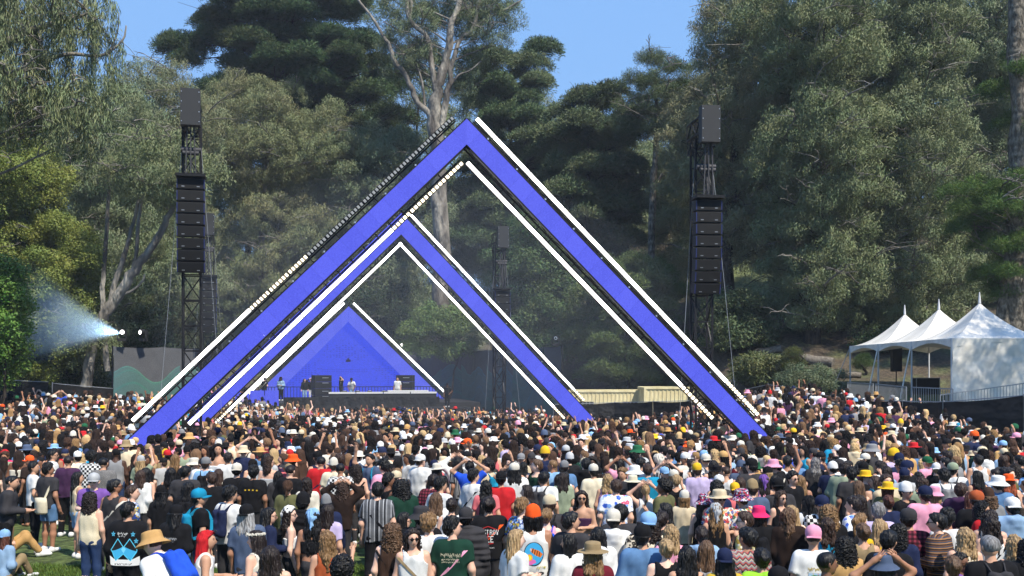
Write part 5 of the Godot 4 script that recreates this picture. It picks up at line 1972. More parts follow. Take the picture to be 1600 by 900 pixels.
func tent() -> void:
	var x0 := 19.75
	var W := 4.6
	var eave := 4.86
	for k in 3:
		var d1 := 46.0 + W * k
		var at := Vector3(x0, 0, -d1)
		var gl := 2.12
		var root := thing("peaked_tent", ["white peaked canopy tent with closed fabric side wall", "white peaked canopy tent between two others, grey wall inside", "open white peaked canopy tent on bare poles with a guy rope"][k], "tent", Vector3(at.x, gl, at.z), 0.0, "row of white peaked tents behind the fence")
		var E := eave - gl
		var C := Vector3(W * 0.5, 0, -W * 0.5)
		var g := Geo.new()
		var n := 14
		var top := 1.75
		# four curved slopes
		for f in 4:
			var a: Vector3 = [Vector3(0, E, 0), Vector3(W, E, 0), Vector3(W, E, -W), Vector3(0, E, -W)][f]
			var b: Vector3 = [Vector3(W, E, 0), Vector3(W, E, -W), Vector3(0, E, -W), Vector3(0, E, 0)][f]
			var first := g.v.size()
			for j in n + 1:
				var t := float(j) / n
				for i in n + 1:
					var e := a.lerp(b, float(i) / n)
					var p := e.lerp(Vector3(C.x, E, C.z), t)
					p.y = E + top * pow(t, 1.75) + 0.02 * sin(i * 1.3) * t * (1 - t)
					var out := ((a + b) * 0.5 - Vector3(C.x, E, C.z)).normalized()
					g.vert(p, (out * (0.35 + 0.6 * t) + Vector3(0, 1, 0)).normalized())
			for j in n:
				for i in n:
					var q := first + j * (n + 1) + i
					g.tri(q, q + 1, q + n + 2); g.tri(q, q + n + 2, q + n + 1)
		part("canopy", g.mesh(), M.canvas, root)
		# scalloped valance
		g = Geo.new()
		for f in 4:
			var a: Vector3 = [Vector3(0, E, 0), Vector3(W, E, 0), Vector3(W, E, -W), Vector3(0, E, -W)][f]
			var b: Vector3 = [Vector3(W, E, 0), Vector3(W, E, -W), Vector3(0, E, -W), Vector3(0, E, 0)][f]
			var out := ((a + b) * 0.5 - Vector3(C.x, E, C.z)).normalized()
			for i in 12:
				var s := i / 12.0
				var s1 := (i + 1) / 12.0
				var h0 := 0.42 - 0.26 * sin(s * PI)
				var h1 := 0.42 - 0.26 * sin(s1 * PI)
				g.quad(a.lerp(b, s) + out * 0.01, a.lerp(b, s1) + out * 0.01, a.lerp(b, s1) + out * 0.012 - Vector3(0, h1, 0), a.lerp(b, s) + out * 0.012 - Vector3(0, h0, 0), out)
		part("valance", g.mesh(), M.canvas, root)
		for q in ([[0, 0], [1, 0], [0, 1], [1, 1]] if k == 2 else [[0, 0], [1, 0]]):
			g = Geo.new()
			g.tube(PackedVector3Array([Vector3(q[0] * W, -0.1, -q[1] * W), Vector3(q[0] * W, E, -q[1] * W)]), PackedFloat32Array([0.045, 0.045]), 8)
			part("pole", g.mesh(), M.white_box, root)
		g = Geo.new()
		g.lathe([Vector2(0.07, E + top - 0.05), Vector2(0.055, E + top + 0.2), Vector2(0.02, E + top + 0.5), Vector2(0.0, E + top + 0.52)], 10, 1, 1, C)
		part("finial", g.mesh(), M.white_box, root)
		# slanting strap poles on the open side
		if k > 0:
			g = Geo.new()
			g.tube(PackedVector3Array([Vector3(-0.02, E - 0.1, 0), Vector3(-0.75, -0.35, 0.35)]), PackedFloat32Array([0.03, 0.04]), 8)
			part("tie_down", g.mesh(), M.canvas, root)
		if k == 2:
			g = Geo.new()
			g.bar(Vector3(-0.02, E - 0.1, -W), Vector3(-1.5, -0.5, -W + 0.6), 0.03)
			part("guy_rope", g.mesh(), M.steel, root)
		if k < 2:
			# walls: front of the first tent, back of all
			for f in ([0, 1] if k == 0 else [1]):
				g = Geo.new()
				var a := Vector3(0, 0, 0.02) if f == 0 else Vector3(W - 0.05, 0, 0)
				var b := Vector3(W, 0, 0.02) if f == 0 else Vector3(W - 0.05, 0, -W)
				var nr := Vector3(0, 0, 1) if f == 0 else Vector3(-1, 0, 0)
				for j in 17:
					for i in 41:
						var s := i / 40.0
						var t := j / 16.0
						g.vert(a.lerp(b, s) + Vector3(0, lerpf(-0.1, E - 0.03, t), 0) + nr * (0.04 * sin(s * 30.0 + 3.0 * t) * (0.3 + 0.7 * sin(t * PI)) + 0.05 * sin(s * 9.0 - t * 6.0) * sin(t * PI) + 0.03 * sin(s * 17.0 + t * 11.0)), nr)
				for j in 16:
					for i in 40:
						var q := j * 41 + i
						g.tri(q, q + 1, q + 42); g.tri(q, q + 42, q + 41)
				var o := part("side_wall", g.mesh(), M.canvas, root)
				o.set_meta("label", "wrinkled off-white fabric wall")
	# gear under the canopies
	for q in [[22.2, 55.0, "black gear case on a table under the tents"], [23.4, 50.0, "black gear rack under the closed end of the tents"]]:
		var o := thing("equipment_case", q[2], "case", Vector3(q[0], 2.12, -q[1]))
		var g := Geo.new()
		g.bx(Vector3(0, 0.45, 0), Vector3(1.3, 0.9, 0.7))
		part("box", g.mesh(), M.black_box, o)
		g = Geo.new()
		for s in [-1.0, 1.0]:
			g.bx(Vector3(s * 0.62, 0.45, 0.352), Vector3(0.04, 0.9, 0.02))
		g.bx(Vector3(0, 0.905, 0), Vector3(1.32, 0.03, 0.72))
		part("edging", g.mesh(), M.silver, o)
	var ls := thing("tripod_speaker", "tall black loudspeaker on a stand under the open tents", "speaker", Vector3(21.2, 2.12, -56.5))
	var g := Geo.new()
	g.bar(Vector3.ZERO, Vector3(0, 1.3, 0), 0.05)
	for k in 3:
		g.bar(Vector3(0, 0.6, 0), Vector3(cos(k * 2.1) * 0.45, 0, sin(k * 2.1) * 0.45), 0.03)
	part("stand", g.mesh(), M.black_metal, ls)
	g = Geo.new()
	g.bx(Vector3(0, 1.9, 0), Vector3(0.5, 1.3, 0.4))
	part("cabinet", g.mesh(), M.black_box, ls)
	barricade(Vector3(17.7, 1.75, -54.0), Vector3(17.85, 1.7, -50.6), 1.05, "steel barricade along the open side of the tents, next to the guy rope")
	barricade(Vector3(17.9, 1.7, -50.4), Vector3(18.1, 1.6, -47.0), 1.05, "steel barricade along the open side of the tents, before the grey wall")
	barricade(Vector3(18.2, 1.6, -46.6), Vector3(19.2, 1.55, -44.6), 1.05, "steel barricade at the corner of the closed tent")
	barricade(Vector3(18.4, 1.3, -44.0), Vector3(24.5, 2.2, -43.4), 1.05, "steel ramp railing in front of the fabric wall")

func log_thing(a: Vector3, b: Vector3, r: float, label: String) -> void:
	var o := thing("fallen_log", label, "log", a, 0.0, "fallen logs on the slope")
	var g := Geo.new()
	var e := b - a
	var path := PackedVector3Array()
	var rad := PackedFloat32Array()
	for k in 7:
		path.append(e * (k / 6.0) + Vector3(0, r * 0.8 + 0.03 * sin(k * 1.7), 0.03 * sin(k)))
		rad.append(r * (1.0 - 0.025 * k + 0.025 * sin(k * 2.3)))
	g.tube(path, rad, 12, true)
	part("log_trunk", g.mesh(), M.pale_wood, o)

# ------------------------------------------------------------------ trees
var sprigs := {}
func sprig(kind: String) -> Mesh:
	if sprigs.has(kind):
		return sprigs[kind]
	var g := Geo.new()
	var r := RandomNumberGenerator.new()
	r.seed = hash(kind)
	var n: int = {"euc": 90, "cyp": 110, "broad": 80, "pine": 100, "weep": 80, "grass": 9}[kind]
	for k in n:
		var o := Vector3.ZERO
		var u := Vector3(r.randfn(), r.randfn(), r.randfn()).normalized() * pow(r.randf(), 0.4)
		var dir := Vector3.UP
		var l := 0.2
		var w := 0.03
		match kind:
			"euc":
				o = u * Vector3(0.44, 0.36, 0.44)
				dir = Vector3(r.randfn(0, 0.7), -0.75 + r.randfn(0, 0.35), r.randfn(0, 0.7))
				l = r.randf_range(0.11, 0.19); w = r.randf_range(0.026, 0.04)
			"weep":
				o = Vector3(u.x * 0.2, r.randf_range(-0.75, 0.55), u.z * 0.2)
				dir = Vector3(r.randfn(0, 0.3), -1.0, r.randfn(0, 0.3))
				l = r.randf_range(0.16, 0.28); w = r.randf_range(0.022, 0.034)
			"cyp":
				o = u * Vector3(0.46, 0.14, 0.46)
				dir = Vector3(o.x * 2.2 + r.randfn(0, 0.4), 0.5 + r.randfn(0, 0.3), o.z * 2.2 + r.randfn(0, 0.4))
				l = r.randf_range(0.1, 0.18); w = r.randf_range(0.025, 0.04)
			"pine":
				var b := u * Vector3(0.34, 0.22, 0.34)
				o = b
				dir = Vector3(b.x * 3.0 + r.randfn(0, 0.6), 0.55 + r.randfn(0, 0.5), b.z * 3.0 + r.randfn(0, 0.6))
				l = r.randf_range(0.13, 0.22); w = r.randf_range(0.015, 0.024)
			"broad":
				o = u * Vector3(0.42, 0.34, 0.42)
				dir = Vector3(r.randfn(0, 1.0), r.randfn(-0.2, 0.5), r.randfn(0, 1.0))
				l = r.randf_range(0.08, 0.13); w = r.randf_range(0.045, 0.065)
			"grass":
				o = Vector3(r.randfn(0, 0.035), 0, r.randfn(0, 0.035))
				dir = Vector3(r.randfn(0, 0.4), 1.0, r.randfn(0, 0.4))
				l = r.randf_range(0.05, 0.11); w = r.randf_range(0.006, 0.01)
		dir = dir.normalized()
		var s := dir.cross(Vector3(r.randfn(), r.randfn(), r.randfn())).normalized()
		var nn := s.cross(dir).normalized()
		if kind != "grass":
			if nn.dot(o) < 0.0:
				nn = -nn
			nn = (nn + (o + Vector3(0, 0.12, 0)).normalized() * 0.8).normalized()
		g.col = Color(r.randf_range(0.88, 1.12), r.randf_range(0.94, 1.06), r.randf_range(0.85, 1.1))
		var a := g.vert(o, nn)
		g.vert(o + dir * l * 0.45 + s * w * 0.5, (nn + s * 0.4).normalized()); g.vert(o + dir * l - nn * l * 0.12, nn); g.vert(o + dir * l * 0.45 - s * w * 0.5, (nn - s * 0.4).normalized())
		g.tri(a, a + 1, a + 2); g.tri(a, a + 2, a + 3)
	sprigs[kind] = g.mesh(true)
	return sprigs[kind]

func bend_path(a: Vector3, b: Vector3, n: int, wob: float, sag: float) -> PackedVector3Array:
	var p := PackedVector3Array()
	var o := Vector3(R.randfn(), 0, R.randfn()) * wob
	for k in n + 1:
		var t := float(k) / n
		var q := a.lerp(b, t)
		q.y += sag * (t * (1.0 - t)) * 4.0
		q += o * sin(t * PI) + Vector3(R.randfn(), R.randfn() * 0.5, R.randfn()) * wob * 0.25 * float(k > 0 and k < n)
		p.append(q)
	return p

func taper(r0: float, r1: float, n: int) -> PackedFloat32Array:
	var a := PackedFloat32Array()
	for k in n + 1:
		a.append(lerpf(r0, r1, pow(float(k) / n, 0.8)))
	return a

# c: name label d u(base) h trunk radius bark leaf crowns:[[u0,v0,u1,v1,depth,puffs]] puff size, tint, density, scale
func tree(c: Dictionary) -> void:
	var d: float = c.d
	var bx: float = (c.u - 800.0) / 1600.0 * d
	var base := Vector3(bx, ground(bx, d) - 0.2, -d)
	var root := thing(c.name, c.label, c.get("category", "tree"), base, 0.0, c.get("group", "trees around the stage"))
	var kind: String = c.leaf
	var tr := Geo.new()
	var puffs := []
	for e in c.crowns:
		var lo := px(e[0], e[3], d)
		var hi := px(e[2], e[1], d)
		var ce := (lo + hi) * 0.5 - base - Vector3(0, 0, e[6] if e.size() > 6 else 0.0)
		var ra := Vector3((hi.x - lo.x) * 0.5, (hi.y - lo.y) * 0.5, e[4])
		var tries := 0
		var made := 0
		while made < e[5] and tries < e[5] * 12:
			tries += 1
			var q := Vector3(R.randf_range(-1, 1), R.randf_range(-1, 1), R.randf_range(-1, 1))
			var l := q.length()
			if l > 1.0 or (l < 0.5 and R.randf() < 0.6):
				continue
			var p := ce + q * ra
			if p.y < 0.6:
				continue
			var r: float = c.puff * R.randf_range(0.65, 1.3)
			var ok := true
			for o in puffs:
				if p.distance_to(o[0]) < (r + o[1]) * 0.62:
					ok = false
					break
			if ok:
				puffs.append([p, r])
				made += 1
	# stem: straight up through the crown unless drawn
	var ht: float = c.get("trunk_top", 0.0)
	var stem := PackedVector3Array()
	if c.has("stems"):
		for st in c.stems:
			var p := PackedVector3Array()
			var w := PackedFloat32Array()
			for q in st:
				p.append(px(q[0], q[1], d + (q[3] if q.size() > 3 else 0.0)) - base)
				w.append(q[2] / 1600.0 * d * 0.5 * c.get("slim", 1.0))
			p = _dense(p); w = _dense_f(w)
			for k in range(1, p.size() - 1):
				p[k] += Vector3(R.randfn(), 0, R.randfn()) * w[k] * 0.16
				w[k] *= R.randf_range(0.93, 1.07)
			tr.tube(p, w, 12)
			if stem.is_empty():
				stem = p
	else:
		var top := 0.0
		for o in puffs:
			top = maxf(top, o[0].y)
		stem = bend_path(Vector3.ZERO, Vector3(R.randfn() * 0.6, top * 0.92, R.randfn() * 0.6), 10, 0.35, 0.0)
		tr.tube(stem, taper(c.trunk, c.trunk * 0.18, 10), 10)
	for o in puffs:
		if R.randf() < c.get("limbs", 0.6):
			var aim: Vector3 = o[0]
			var best := stem[0]
			var bd := 1e9
			for q in stem:
				var dd := q.distance_to(aim) + absf(q.y - (aim.y - 0.5 * Vector2(q.x - aim.x, q.z - aim.z).length())) * 0.8
				if dd < bd:
					bd = dd; best = q
			var far := best.distance_to(aim)
			var lr := clampf(far * 0.014, 0.03, c.trunk * 0.4)
			tr.tube(bend_path(best, aim, 6, far * 0.05, far * R.randf_range(-0.02, 0.09)), taper(lr, 0.02, 6), 6)
			for tw in 2:
				var tip: Vector3 = aim + Vector3(R.randfn(), R.randfn() * 0.7, R.randfn()) * o[1] * 0.75
				tr.tube(bend_path(best.lerp(aim, 0.6), tip, 4, 0.15, 0.1), taper(lr * 0.5, 0.012, 4), 5)
	part("trunk", tr.mesh(), M[c.bark], root)
	tr = Geo.new()
	for k in c.get("bare", 0) * 2:   # dead pale branches poking out of the crown
		var o: Array = puffs[R.randi() % puffs.size()]
		for q in 3:
			var o2: Array = puffs[R.randi() % puffs.size()]
			if o2[0].z > o[0].z:
				o = o2
		var s: Vector3 = o[0]
		var e: Vector3 = s + Vector3(R.randfn(), R.randf_range(-0.3, 0.9), 0.9 + absf(R.randfn())) * o[1] * 1.15
		var bp := bend_path(s, e, 6, 0.3, 0.25)
		tr.tube(bp, taper(R.randf_range(0.04, 0.085), 0.016, 6), 5)
		for w in 3:
			var f: Vector3 = bp[2 + w]
			tr.tube(bend_path(f, f + Vector3(R.randfn(), R.randf_range(-0.2, 0.8), R.randfn()) * o[1] * 0.45, 4, 0.12, 0.1), taper(0.036, 0.012, 4), 4)
	if tr.v.size():
		part("dead_branches", tr.mesh(), M.gum_bark, root).set_meta("kind", "stuff")
	# foliage
	var at := []
	var cols := []
	var sc: float = c.get("size", 1.0)
	var flat: float = {"cyp": 0.42, "euc": 1.05, "weep": 1.5, "broad": 0.85, "pine": 0.55}[kind]
	for o in puffs:
		var n := int(o[1] * o[1] * c.dense * 0.5) + 2
		var t: Color = c.tint
		t = t.lerp(c.get("tint2", t), R.randf())   # each bough its own leaf colour
		for k in n:
			var q := Vector3(R.randfn(), R.randfn(), R.randfn()).normalized() * pow(R.randf(), 0.42)
			if kind in ["cyp", "pine"]:
				q.y = absf(q.y) * 1.3 - 0.35
			elif kind != "weep" and R.randf() < 0.8:   # leaves sit on the outside of each bough, thickest on top
				q = q.normalized() * R.randf_range(0.72, 1.0)
				q.y = absf(q.y) * 1.15 - 0.3
			var p: Vector3 = o[0] + q * o[1] * Vector3(1, flat, 1)
			var b := Basis(Vector3.UP, R.randf() * TAU) * Basis(Vector3.RIGHT, R.randfn() * 0.25)
			if kind in ["cyp", "pine"]:
				b = Basis(Quaternion(Vector3.UP, (Vector3(q.x, 0.9, q.z)).normalized())) * b
			at.append(Transform3D(b.scaled(Vector3.ONE * sc * R.randf_range(0.8, 1.35)), p))
			var leaf: Color = t.lerp(c.get("tint2", t), R.randf() * 0.6)
			cols.append(Color(leaf.r + R.randf_range(-0.015, 0.02), leaf.g, leaf.b))
	leaves_made += at.size()
	_mass(root, "crown", sprig(kind), M.leaf if kind != "cyp" else M.cyp, at, cols, Transform3D.IDENTITY)

var leaves_made := 0

func _dense(p: PackedVector3Array) -> PackedVector3Array:
	var o := PackedVector3Array()
	for k in p.size() - 1:
		var a := p[maxi(k - 1, 0)]
		var e := p[mini(k + 2, p.size() - 1)]
		for s in 4:
			o.append(p[k].cubic_interpolate(p[k + 1], a, e, s / 4.0))
	o.append(p[p.size() - 1])
	return o

func _dense_f(p: PackedFloat32Array) -> PackedFloat32Array:
	var o := PackedFloat32Array()
	for k in p.size() - 1:
		for s in 4:
			o.append(lerpf(p[k], p[k + 1], s / 4.0))
	o.append(p[p.size() - 1])
	return o

func grove() -> void:
	var olive := Color(0.184, 0.216, 0.104)
	var rust := Color(0.236, 0.221, 0.117)
	var grey := Color(0.184, 0.225, 0.128)
	var deep := Color(0.133, 0.173, 0.088)
	var cyp := Color(0.070, 0.131, 0.052)
	var lime := Color(0.235, 0.250, 0.055)
	var bright := Color(0.110, 0.240, 0.040)
	# far row that closes the gaps
	for k in 13:
		var u := -60.0 + k * 145.0 + R.randf_range(-25, 25)
		var v: float = [190, 160, 185, 80, 60, 70, 150, 200, 140, 60, 30, 20, 20][k]
		var dd := R.randf_range(118, 130)
		tree({"name": "woodland_tree", "label": ["dark eucalyptus deep in the wood behind the lit trees", "dull olive eucalyptus deep in the wood behind the lit trees"][k % 2], "group": "trees deep in the wood", "d": dd, "u": u, "trunk": 0.55, "bark": "dark_bark", "leaf": "euc", "crowns": [[u - 130, v, u + 130, 560, 7.0, 60]], "puff": 2.9, "tint": deep, "tint2": olive, "dense": 9.0, "size": 2.0, "limbs": 0.3})
	# left: pale-stemmed gums
	tree({"name": "eucalyptus_tree", "label": "olive eucalyptus with slim white trunk seen between tower and weeping branches", "d": 78.0, "u": 158, "trunk": 0.35, "bark": "gum_bark", "leaf": "euc", "crowns": [[90, 140, 260, 380, 5.0, 60], [120, 300, 290, 540, 5.0, 40]], "puff": 1.6, "tint": olive, "tint2": grey, "dense": 26.0, "size": 1.25, "bare": 14, "limbs": 0.5,
		"stems": [[[150, 600, 16], [152, 470, 13], [150, 400, 12], [153, 300, 11], [158, 240, 9], [160, 170, 7]], [[151, 330, 8], [166, 300, 8], [178, 270, 6], [186, 235, 4]]]})
	tree({"name": "eucalyptus_tree", "label": "forked eucalyptus with bare grey limbs leaning over the printed screen", "d": 66.0, "u": 150, "trunk": 0.35, "bark": "gum_bark", "leaf": "euc", "crowns": [[180, 220, 320, 330, 4.0, 26], [100, 470, 170, 560, 3.0, 6]], "puff": 1.4, "tint": grey, "tint2": olive, "dense": 24.0, "size": 1.3, "limbs": 0.4, "bare": 8,
		"stems": [[[134, 612, 17], [140, 560, 16], [150, 520, 16], [163, 490, 17], [185, 462, 17], [205, 430, 15], [222, 405, 13], [246, 372, 11], [262, 340, 9], [277, 312, 7]], [[172, 478, 9], [180, 440, 8], [194, 400, 8], [202, 370, 6], [214, 325, 5], [222, 290, 4]], [[205, 430, 6], [214, 390, 6], [218, 330, 5], [228, 290, 4], [232, 262, 3]], [[168, 580, 9], [160, 480, 8], [163, 420, 7], [168, 330, 6], [171, 270, 4]], [[185, 462, 5], [205, 455, 4], [222, 440, 3], [226, 428, 2]]]})
	tree({"name": "eucalyptus_tree", "label": "broad rusty-olive eucalyptus behind the tall speaker tower", "d": 102.0, "u": 420, "trunk": 0.6, "bark": "gum_bark", "leaf": "euc", "crowns": [[300, 120, 500, 330, 6.0, 80], [330, 290, 560, 520, 6.0, 80], [400, 150, 570, 320, 5.0, 40]], "puff": 1.7, "tint": rust, "tint2": olive, "dense": 26.0, "size": 1.25, "bare": 30, "limbs": 0.55})
	tree({"name": "eucalyptus_tree", "label": "brownish eucalyptus with bare twigs standing above the spotlights", "d": 88.0, "u": 255, "trunk": 0.5, "bark": "gum_bark", "leaf": "euc", "crowns": [[170, 110, 330, 300, 5.0, 60], [190, 260, 330, 540, 5.0, 50]], "puff": 1.7, "tint": rust, "tint2": grey, "dense": 24.0, "size": 1.25, "bare": 26, "limbs": 0.5})
	tree({"name": "eucalyptus_tree", "label": "dark understorey eucalyptus between the portals and the big gum", "d": 102.0, "u": 590, "trunk": 0.5, "bark": "dark_bark", "leaf": "euc", "crowns": [[500, 200, 690, 460, 5.0, 70], [520, 380, 680, 540, 4.0, 40]], "puff": 1.8, "tint": deep, "tint2": grey, "dense": 22.0, "size": 1.5, "bare": 16, "limbs": 0.4})
	# sunlit shrubby tree and bush at the left edge
	tree({"name": "leafy_tree", "label": "sunlit yellow-green leafy tree at the edge of the lawn by the dark fence", "d": 67.0, "u": 40, "trunk": 0.3, "bark": "dark_bark", "leaf": "broad", "crowns": [[-60, 190, 90, 420, 4.0, 60], [-40, 320, 148, 600, 4.0, 80]], "puff": 1.15, "tint": lime, "tint2": Color(0.170, 0.215, 0.050), "dense": 52.0, "size": 1.15, "limbs": 0.4, "bare": 5})
	tree({"name": "laurel_bush", "label": "bright glossy green bush with upright leaves beside the dark fence", "category": "bush", "d": 50.0, "u": -6, "trunk": 0.12, "bark": "dark_bark", "leaf": "broad", "crowns": [[-60, 410, 36, 600, 2.0, 40]], "puff": 0.75, "tint": bright, "tint2": Color(0.11, 0.19, 0.03), "dense": 80.0, "size": 1.25, "limbs": 0.4})
	tree({"name": "weeping_eucalyptus", "label": "eucalyptus with long drooping strands of leaves hanging against the sky", "d": 46.0, "u": -70, "trunk": 0.4, "bark": "gum_bark", "leaf": "weep", "crowns": [[-60, -60, 140, 90, 3.0, 34], [-40, 60, 110, 200, 3.0, 24], [142, 10, 186, 110, 1.2, 9], [30, 120, 150, 220, 2.0, 8]], "puff": 0.75, "tint": grey, "tint2": olive, "dense": 30.0, "size": 1.1, "limbs": 1.0, "bare": 22,
		"stems": [[[-70, 650, 40], [-60, 300, 34], [-30, 120, 24], [20, 60, 14], [70, 40, 9], [110, 30, 6], [140, 20, 4]], [[-30, 120, 14], [40, 110, 9], [100, 85, 6], [150, 88, 5], [172, 80, 4], [192, 62, 3], [197, 40, 2]], [[172, 80, 3], [184, 48, 2], [186, 20, 1.5]]]})
	# cypresses
	tree({"name": "cypress_tree", "label": "huge dark cypress with layered flat boughs rising over the eucalyptus", "d": 110.0, "u": 460, "trunk": 0.9, "bark": "dark_bark", "leaf": "cyp", "crowns": [[310, -60, 560, 90, 8.0, 60], [340, 40, 610, 190, 8.0, 60], [480, 90, 640, 240, 6.0, 30], [262, 62, 312, 108, 2.0, 5]], "puff": 2.5, "tint": cyp, "tint2": Color(0.058, 0.085, 0.034), "dense": 34.0, "size": 1.9, "limbs": 0.7})
	tree({"name": "cypress_tree", "label": "dark cypress with ragged top against the sky beside the big gum", "d": 108.0, "u": 790, "trunk": 0.7, "bark": "dark_bark", "leaf": "cyp", "crowns": [[730, 80, 850, 200, 5.0, 30], [740, 160, 880, 330, 6.0, 40], [700, 240, 830, 420, 5.0, 30], [805, 66, 860, 100, 2.0, 6]], "puff": 2.1, "tint": cyp, "tint2": deep, "dense": 32.0, "size": 1.9, "limbs": 0.7})
	tree({"name": "cypress_tree", "label": "low spreading cypress with tiered boughs under the open sky gap", "d": 98.0, "u": 925, "trunk": 0.6, "bark": "dark_bark", "leaf": "cyp", "crowns": [[850, 140, 1000, 250, 6.0, 36], [830, 220, 1010, 420, 6.0, 50]], "puff": 2.0, "tint": Color(0.062, 0.084, 0.038), "tint2": deep, "dense": 30.0, "size": 1.9, "limbs": 0.8})
	tree({"name": "pine_tree", "label": "open-crowned pine with a visible bare trunk beside the tall speaker tower", "d": 90.0, "u": 1022, "trunk": 0.4, "bark": "pine_bark", "leaf": "pine", "crowns": [[985, 88, 1065, 200, 3.5, 26], [955, 150, 1060, 215, 3.0, 14]], "puff": 1.6, "tint": Color(0.055, 0.098, 0.040), "tint2": deep, "dense": 34.0, "size": 1.25, "limbs": 0.9, "bare": 8,
		"stems": [[[1020, 460, 11], [1019, 320, 11], [1024, 240, 9], [1026, 190, 7], [1024, 120, 4]], [[1022, 300, 4], [1034, 272, 5], [1042, 280, 4], [1046, 288, 3]]]})
	# the giant gum behind the portals
	tree({"name": "giant_gum_tree", "label": "giant pale-barked gum tree with forking limbs rising behind the portal peak", "d": 93.0, "u": 690, "slim": 0.82, "trunk": 0.9, "bark": "gum_bark", "leaf": "euc", "crowns": [[590, -40, 670, 110, 2.5, 26, 2.0], [612, 40, 680, 120, 2.0, 14, 1.0], [715, -40, 812, 80, 2.5, 26, 2.0], [640, -70, 760, 30, 3.0, 20, 4.0], [700, 60, 740, 150, 1.5, 8, 3.0]], "puff": 1.6, "tint": grey, "tint2": deep, "dense": 24.0, "size": 1.25, "limbs": 0.7, "bare": 18,
		"stems": [[[688, 560, 34], [689, 460, 32], [690, 340, 31], [684, 240, 28], [678, 190, 26], [682, 150, 22], [690, 120, 18], [700, 80, 15], [704, 40, 13], [716, 10, 11], [724, -40, 8]],
			[[676, 195, 13], [668, 175, 12], [652, 160, 11], [642, 135, 10], [630, 112, 9], [616, 96, 9], [608, 70, 7], [598, 55, 6], [580, 25, 5], [560, 0, 4], [545, -25, 3]],
			[[690, 200, 12], [697, 150, 12], [703, 130, 11], [706, 100, 9], [720, 60, 8], [735, 50, 8], [746, 20, 7], [752, -20, 6]], [[683, 160, 12], [676, 110, 10], [668, 60, 9], [640, 30, 8], [634, -20, 8]], [[700, 140, 4], [716, 118, 4], [735, 110, 3], [752, 95, 2]], [[664, 165, 5], [660, 130, 4], [650, 100, 3]], [[735, 50, 6], [760, 30, 5], [790, 15, 4], [815, 0, 3]], [[640, 30, 7], [642, 5, 7], [632, -30, 6]]]})
	# right: mass of eucalyptus
	for q in [[1130, 78.0, "tall eucalyptus with drooping grey-green crown behind the speaker tower", [[1100, -40, 1220, 140, 5.0, 50], [1055, 100, 1230, 330, 6.0, 80], [1110, 280, 1260, 440, 5.0, 50]], grey, rust], [1268, 70.0, "dense eucalyptus with hanging dark foliage over the fallen logs", [[1180, -60, 1360, 170, 6.0, 80], [1190, 130, 1380, 400, 6.0, 90], [1210, 360, 1350, 520, 5.0, 50]], deep, olive],
			[1420, 74.0, "broad eucalyptus spreading above the white tents with bare pale branches", [[1330, -60, 1500, 160, 6.0, 80], [1320, 120, 1500, 380, 6.0, 90], [1330, 340, 1500, 540, 5.0, 60]], grey, olive], [1530, 82.0, "shaded eucalyptus filling the corner beyond the closed tent", [[1470, -60, 1620, 200, 6.0, 70], [1480, 150, 1640, 520, 6.0, 90]], deep, grey],
			[1085, 92.0, "ochre-tinged eucalyptus top leaning into the sky gap", [[1050, 110, 1140, 260, 5.0, 40], [1020, 230, 1150, 460, 5.0, 60]], rust, olive]]:
		tree({"name": "eucalyptus_tree", "label": q[2], "d": q[1], "u": q[0], "trunk": 0.65, "bark": "dark_bark", "leaf": "euc", "crowns": q[3], "puff": 1.65, "tint": q[4], "tint2": q[5], "dense": 28.0, "size": 1.25, "bare": 26, "limbs": 0.6})
	tree({"name": "pine_tree", "label": "thick-trunked pine with bright green needle tufts beside the closed tent", "d": 62.0, "u": 1592, "trunk": 0.7, "bark": "pine_bark", "leaf": "pine", "crowns": [[1490, 250, 1620, 400, 3.0, 26], [1530, 380, 1640, 460, 3.0, 14], [1560, 60, 1640, 240, 2.0, 10]], "puff": 0.95, "tint": Color(0.072, 0.140, 0.030), "tint2": Color(0.10, 0.17, 0.04), "dense": 60.0, "size": 1.1, "limbs": 0.9, "bare": 8,
		"stems": [[[1592, 640, 44], [1592, 480, 40], [1590, 340, 34], [1594, 180, 30], [1588, 0, 28], [1586, -60, 26]], [[1568, 600, 26], [1566, 520, 24], [1572, 440, 20], [1580, 380, 16]]]})
	# the tree beyond the frame whose shade dapples the closed tent
	tree({"name": "eucalyptus_tree", "label": "eucalyptus outside the view whose shade dapples the closed tent", "d": 39.5, "u": 1960, "trunk": 0.4, "bark": "gum_bark", "leaf": "euc", "crowns": [[1740, 60, 2000, 330, 3.5, 40]], "puff": 1.3, "tint": grey, "tint2": olive, "dense": 13.0, "size": 1.1, "limbs": 0.6})
